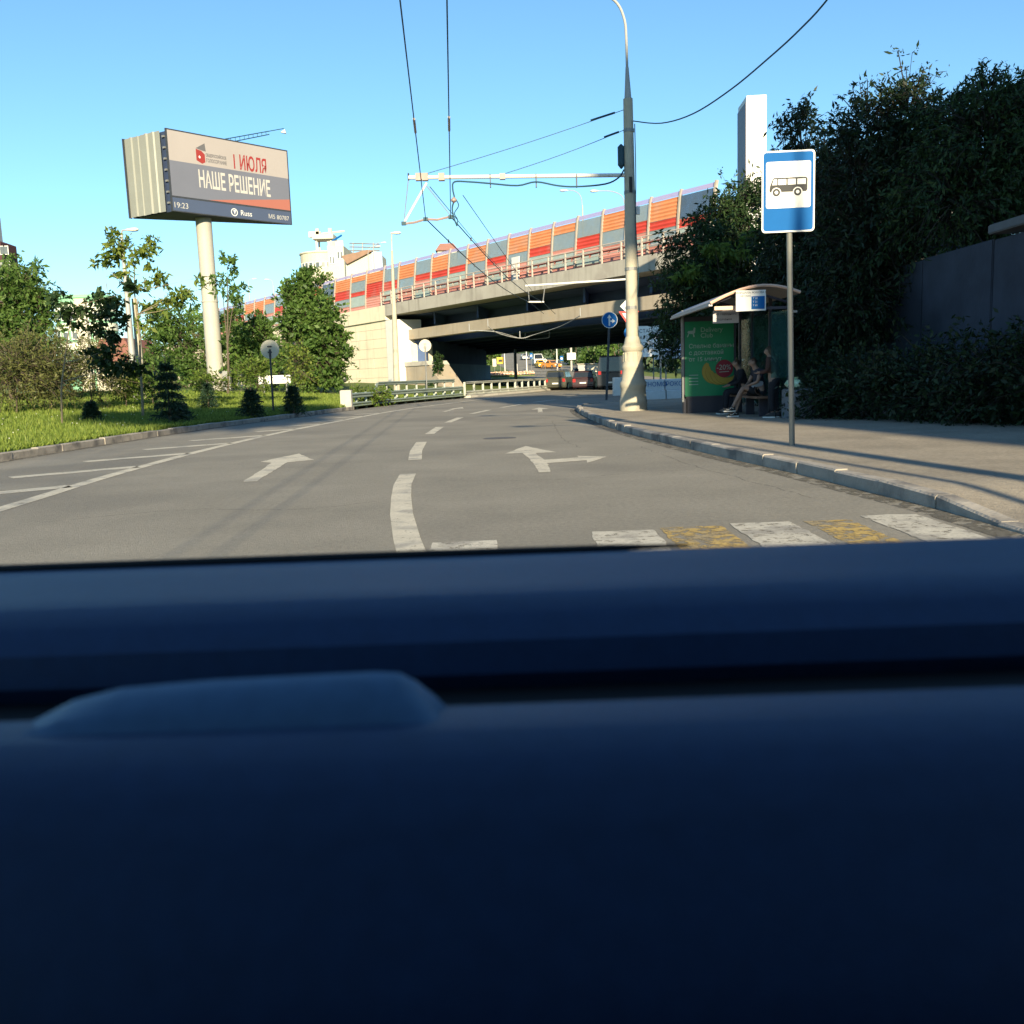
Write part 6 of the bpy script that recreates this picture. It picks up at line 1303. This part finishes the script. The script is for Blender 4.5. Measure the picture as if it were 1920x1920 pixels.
fir('stout little fir beside the round sign', V(473, 33), 1.1, .55, 2200, 41)
fir('stout little fir between the round sign and the guardrail', V(551, 36), 1.15, .5, 2000, 42)
fir('tiny fir in the grass near the bushy sapling', V(173, 31), .75, .35, 1200, 43)
fir('tiny fir beside the tallest fir sapling', V(337, 30.5), .7, .5, 1200, 44)
fir('small fir below the billboard column', V(392, 42), 1.3, .5, 1500, 45)
# shrubs
for i, (px, py, Y, rx, ry, m, lab, n) in enumerate(((30, 690, 36, 62, 55, GL4, 'wide olive-brown shrub at the far left edge of the grass', 6000), (95, 700, 37, 50, 50, GL4, 'olive shrub next to the stem of the bushy sapling', 5000), (170, 690, 40, 55, 50, GL4, 'brownish shrub behind the tiny fir', 5000), (235, 720, 42, 28, 22, GL3, 'bright yellow-green shrub below the lamp post', 1800), (395, 722, 50, 30, 20, GL3, 'low bright shrub at the foot of the billboard column', 1500), (470, 705, 50, 26, 30, GL3, 'bright green shrub behind the round sign', 2000), (555, 690, 48, 26, 30, GLY, 'yellowish shrub at the foot of the dense tree', 1800), (285, 712, 44, 45, 30, GL2, 'low green shrub behind the tallest fir', 3000), (690, 737, 47, 32, 14, GL3, 'low leafy weeds beside the guardrail end block', 1500))):
    v = V(px, Y); l = lob(px, py, Y, rx, ry); tree('shrub', lab, v, [(l[0], l[1], max(l[2], v.z + l[5] * .75), l[3], l[4], l[5])], n, .16, .05 if m is GL4 else .08, m, 'shrubs on the left verge', r0=.03, droop=-.1, clump=.3, shell=.3, seed=50 + i, cat='shrub')
# creeper on the wing wall
p = BM @ Vector((6.2, .8, 0)); tree('creeper', 'dark creeper climbing up the sloping wing wall beside the round sign back', Vector((p.x, p.y, 0)), [lob(822, 690, 86, 10, 16, .4), lob(812, 715, 86, 10, 14, .4), lob(826, 672, 86, 7, 10, .4)], 900, .30, .18, GL1, None, r0=.05, seed=70, limb=False, cat='plant')
# beyond the bridge
FG = 'trees along the hill road'
HL = ['dark tree right behind the white light box', 'sunlit tree above the kiosk roof', 'sunlit tree behind the blue arrow sign post', 'dark tree behind the slim pale post', 'dark tree at the top of the hill road', 'dark tree on the hill behind the dark post', 'sunlit tree beside the yellow sign', 'dark tree far behind the white banner', 'dark tree far behind the tent canopy', 'dark tree high behind the dark van', 'dark tree beyond the end of the underpass wall', 'dark tree far behind the shelter advert']
for i, (px, py, Y, rx, ry, m) in enumerate(((1080, 655, 190, 45, 32, GL1), (1115, 665, 165, 36, 34, GL2), (1160, 660, 150, 32, 38, GL2), (1040, 650, 230, 40, 30, GL1), (1000, 648, 300, 45, 26, GL1), (955, 650, 330, 40, 24, GL1), (918, 665, 210, 18, 30, GL2), (1210, 655, 160, 40, 40, GL1), (1260, 660, 150, 45, 40, GL1), (1145, 640, 210, 55, 30, GL1), (900, 655, 260, 30, 25, GL1), (1310, 660, 140, 50, 45, GL1))):
    l = lob(px, py, Y, rx, ry); b = Vector((l[0], Y, hz(Y)))
    tree('roadside_tree', HL[i], b, [l, (l[0] + l[3] * .4, l[1], max(b.z + 1.2, l[2] - l[5] * .7), l[3] * .8, l[4], l[5] * .8), (l[0] - l[3] * .4, l[1], l[2] + l[5] * .25, l[3] * .7, l[4], l[5] * .7)], 2600, .55, .35, m, FG, r0=.25, clump=.24, shell=.5, seed=80 + i, limb=False)
# woodland that closes the view on the hill crest and behind the left verge
def wood(name, label, x0, x1, y0, y1, zfun, h, n, L, m, seed):
    r = np.random.default_rng(seed); k = int((x1 - x0) / 5) + 1; lobes = []
    for i in range(k):
        x = x0 + (x1 - x0) * (i + .5) / k + r.normal() * 1.0; y = r.uniform(y0, y1); hh_ = h * r.uniform(.75, 1.15); lobes.append((x, y, zfun(y) + hh_ * .55, 4.2, 3.5, hh_ * .5))
    v_, f_ = leaf_cloud(lobes, n, L, L * .6, .2, .25, .5, seed); tag(npmesh(name, v_, f_, m, origin=(0, y0, 0)), label, 'woodland', kind='stuff')
wood('woodland', 'dark woodland closing the view on top of the hill', -110, 120, 385, 410, hz, 14, 22000, .9, GL1, 90)
wood('woodland', 'distant tree belt far behind the left grass verge', -38, -24, 96, 104, lambda y: 1.0, 7.5, 4000, .5, GL2, 91)
# unseen poplar added behind the car to cast a crown shadow on the verge
tree('added_poplar', 'unseen tall poplar added behind the car to shadow the verge', (3.3, -45, .12), [(3.0, -45, 26.6, 2.4, 2.0, 2.0), (4.3, -45, 27.4, 1.8, 1.6, 1.5), (1.4, -45, 26.6, 2.2, 1.8, 1.7), (.0, -45, 26.3, 1.8, 1.5, 1.2)], 26000, .42, .34, GL1, r0=.06, shell=.1, seed=95, limb=False)

# ---- grass on the verge (stuff)
GRS = leafmat('grass_blades', (.09, .15, .022), (.25, .31, .06), .4)
N = 150000; yv = rng.uniform(12, 62, N) ; ov = rng.random(N) ** 1.6 * 24 + .2
kx = np.interp(yv, [a for a, b in kl_fn], [b for a, b in kl_fn]); xv = kx - .16 - ov
t_ = np.clip((ov + .16 - .3) / 26, 0, 1); zv = .13 + 1.05 * t_ * t_ * (3 - 2 * t_) + .03 * np.sin(xv * .9) * np.sin(yv * .7) * np.clip(ov / 3, 0, 1)
patch = .5 + .5 * np.sin(xv * .8 + 1.3 * np.sin(yv * .5)) * np.cos(yv * .6)
hg = (.05 + .10 * rng.random(N) + .14 * patch * rng.random(N)) * (.6 + .4 * np.clip(ov / 1.5, 0, 1)); an_ = rng.random(N) * 6.283; wg = .010 + .012 * rng.random(N) + .0004 * yv
b0 = np.stack([xv - np.cos(an_) * wg, yv - np.sin(an_) * wg, zv - .01], 1); b1 = np.stack([xv + np.cos(an_) * wg, yv + np.sin(an_) * wg, zv - .01], 1)
tp_ = np.stack([xv + rng.normal(size=N) * .05, yv + rng.normal(size=N) * .05, zv + hg], 1)
tag(npmesh('grass', np.stack([b0, b1, tp_], 1).reshape(-1, 3), np.arange(3 * N).reshape(-1, 3), GRS), 'sunlit meadow grass covering the left verge', 'grass', kind='stuff')
# seed heads / small white flowers
n = 80; yv = rng.uniform(18, 40, n); xv = np.array([kerbL(y) for y in yv]) - .5 - rng.random(n) * 8; zv = np.array([vz(a, b) for a, b in zip(xv, yv)]) + .16 + .1 * rng.random(n)
p = np.stack([xv, yv, zv], 1); s_ = .012
tag(npmesh('meadow_flowers', np.stack([p + [-s_, 0, 0], p + [s_, 0, 0], p + [0, 0, s_ * 2]], 1).reshape(-1, 3), np.arange(3 * n).reshape(-1, 3), WHITE), 'tiny white flower heads scattered over the grass', 'flowers', kind='stuff')

# ================================================================ THE CAR THE PICTURE IS TAKEN FROM
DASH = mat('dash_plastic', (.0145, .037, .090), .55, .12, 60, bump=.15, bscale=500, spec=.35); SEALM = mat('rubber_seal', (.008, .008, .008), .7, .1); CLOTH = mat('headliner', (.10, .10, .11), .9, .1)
BODYP = cpaint('own', (.03, .035, .05))
cb_ = empty('car_interior', (0, .6, .2), 'dark dashboard and cabin of the car the view is taken from', 'car interior')
def dp(py, Y): return D(960 + 0, py, Y).z
def prof(pts, x0, x1, name, m, bevel=.0):
    return MB().extr([(x0, y, z) for y, z in pts], (x1 - x0, 0, 0)).build(name, m, cb_, smooth=True, bevel=bevel)
pad = [(.98, .90), (.97, dp(1040, .95) - .006), (.95, dp(1040, .95)), (.88, dp(1060, .88) + .0), (.80, dp(1092, .80)), (.755, dp(1112, .755)), (.725, dp(1150, .725)), (.705, dp(1200, .705)), (.70, dp(1262, .70)), (.72, dp(1330, .72)), (.80, .88)]
prof(pad, -.98, .98, 'dash_top_pad', DASH)
prof([(.80, .80), (.80, dp(1300, .72) - .005), (.60, dp(1345, .60)), (.58, .80)], -.97, .97, 'dash_recess', SEALM)
low = [(.585, dp(1352, .585) - .02), (.575, dp(1322, .575)), (.555, dp(1320, .555)), (.50, dp(1365, .50)), (.478, dp(1415, .478)), (.460, dp(1470, .460)), (.444, dp(1560, .444)), (.424, dp(1700, .424)), (.404, dp(1850, .404)), (.39, dp(2000, .39)), (.40, .60), (.585, .60)]
prof(low, -.98, .98, 'dash_lower_panel', DASH)
yl = .545; zl = dp(1352, yl)
LIDM = mat('lid_plastic_skylit', (.060, .118, .195), .5, .08, 60, bump=.1, bscale=500)  # paler copy of the dash plastic: skylight on the lid put into colour
def lx_(px, py): q = D(px, py, yl); return (q.x, q.z)
lid = [lx_(-60, 1420), lx_(10, 1388), lx_(60, 1356), lx_(130, 1320), lx_(220, 1297), lx_(400, 1281), lx_(700, 1266), lx_(745, 1268), lx_(775, 1283), lx_(812, 1312), lx_(842, 1342), lx_(862, 1372)]
lid = [(x, z) for x, z in lid]; zb = min(z for x, z in lid) - .02
vs = []; zf_ = dp(1418, .472)
rows_ = []; zlip = dp(1358, .512)
for x, z in lid:
    rows_.append([(x, yl + .03, zb - .01), (x, yl + .018, z - .004), (x, yl + .006, z + .0004), (x, yl - .006, z - .003), (x, yl - .02, z * .55 + zlip * .45), (x, .512, min(z, zlip) - .003), (x, .505, zb - .01)])
m_ = len(rows_[0]); n = len(lid); vs = [p for r_ in rows_ for p in r_]
fs = [(m_ * i + k, m_ * i + k + 1, m_ * i + m_ + 1 + k, m_ * i + m_ + k) for i in range(n - 1) for k in range(m_ - 1)] + [tuple(range(m_)), tuple(m_ * n - m_ + k for k in range(m_))[::-1]]
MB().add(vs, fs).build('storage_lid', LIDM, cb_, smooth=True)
sw = [D(px, 1031 + (1920 - px) * .0 + (960 - px) * .0355, .962) for px in (-700, 0, 400, 800, 1150, 1290)]
MB().tube([(p.x, .962, dp(1034, .962)) for p in sw], [.005, .005, .005, .005, .004, .0015], 6).build('windscreen_seal', SEALM, cb_)
# cabin shell around and behind the camera: roof, rear wall, rear sides, low doors, bonnet
MB().bx(-.94, .94, -2.0, -.05, 1.55, 1.60).build('roof', CLOTH, cb_, bevel=.02)
MB().bx(-.97, .97, -2.06, -2.0, .30, 1.58).build('rear_wall', CLOTH, cb_)
for s_ in (-1, 1):
    MB().bx(s_ * 1.0 - .03, s_ * 1.0 + .03, -2.0, -.35, .30, 1.56).build('rear_side', BODYP, cb_)
    MB().bx(s_ * 1.01 - .03, s_ * 1.01 + .03, -.349, 1.0, .30, .95).build('door_panel', BODYP, cb_)
    MB().tube([(s_ * .97, 1.0, .92), (s_ * .92, .45, 1.33), (s_ * .86, -.05, 1.56)], .035, 6).build('windscreen_pillar', BODYP, cb_)
    MB().bx(s_ * .36 - .25, s_ * .36 + .25, -.75, -.60, .45, 1.15).build('seat_back', CLOTH, cb_, bevel=.05)
MB().tube([(-.87, -.03, 1.56), (.87, -.03, 1.56)], .035, 6).build('windscreen_header', BODYP, cb_)
MB().extr([(-.95, 1.01, .30), (-.95, 1.01, .84), (-.95, 1.6, .76), (-.95, 1.95, .66), (-.95, 2.05, .5), (-.95, 2.05, .30)], (1.9, 0, 0)).build('bonnet', BODYP, cb_, bevel=.04, smooth=True)
MB().bx(-.96, .96, -2.0, 1.0, .24, .299).build('floor_pan', CLOTH, cb_)
for s_ in (-1, 1):
    for y in (-1.4, 1.45):
        ring = [(.31 * math.cos(2 * math.pi * k / 18), .31 * math.sin(2 * math.pi * k / 18)) for k in range(18)]
        MB().extr([(s_ * .72, y + a, .31 + b) for a, b in ring], (s_ * .16, 0, 0)).build('wheel', TYRE, cb_)
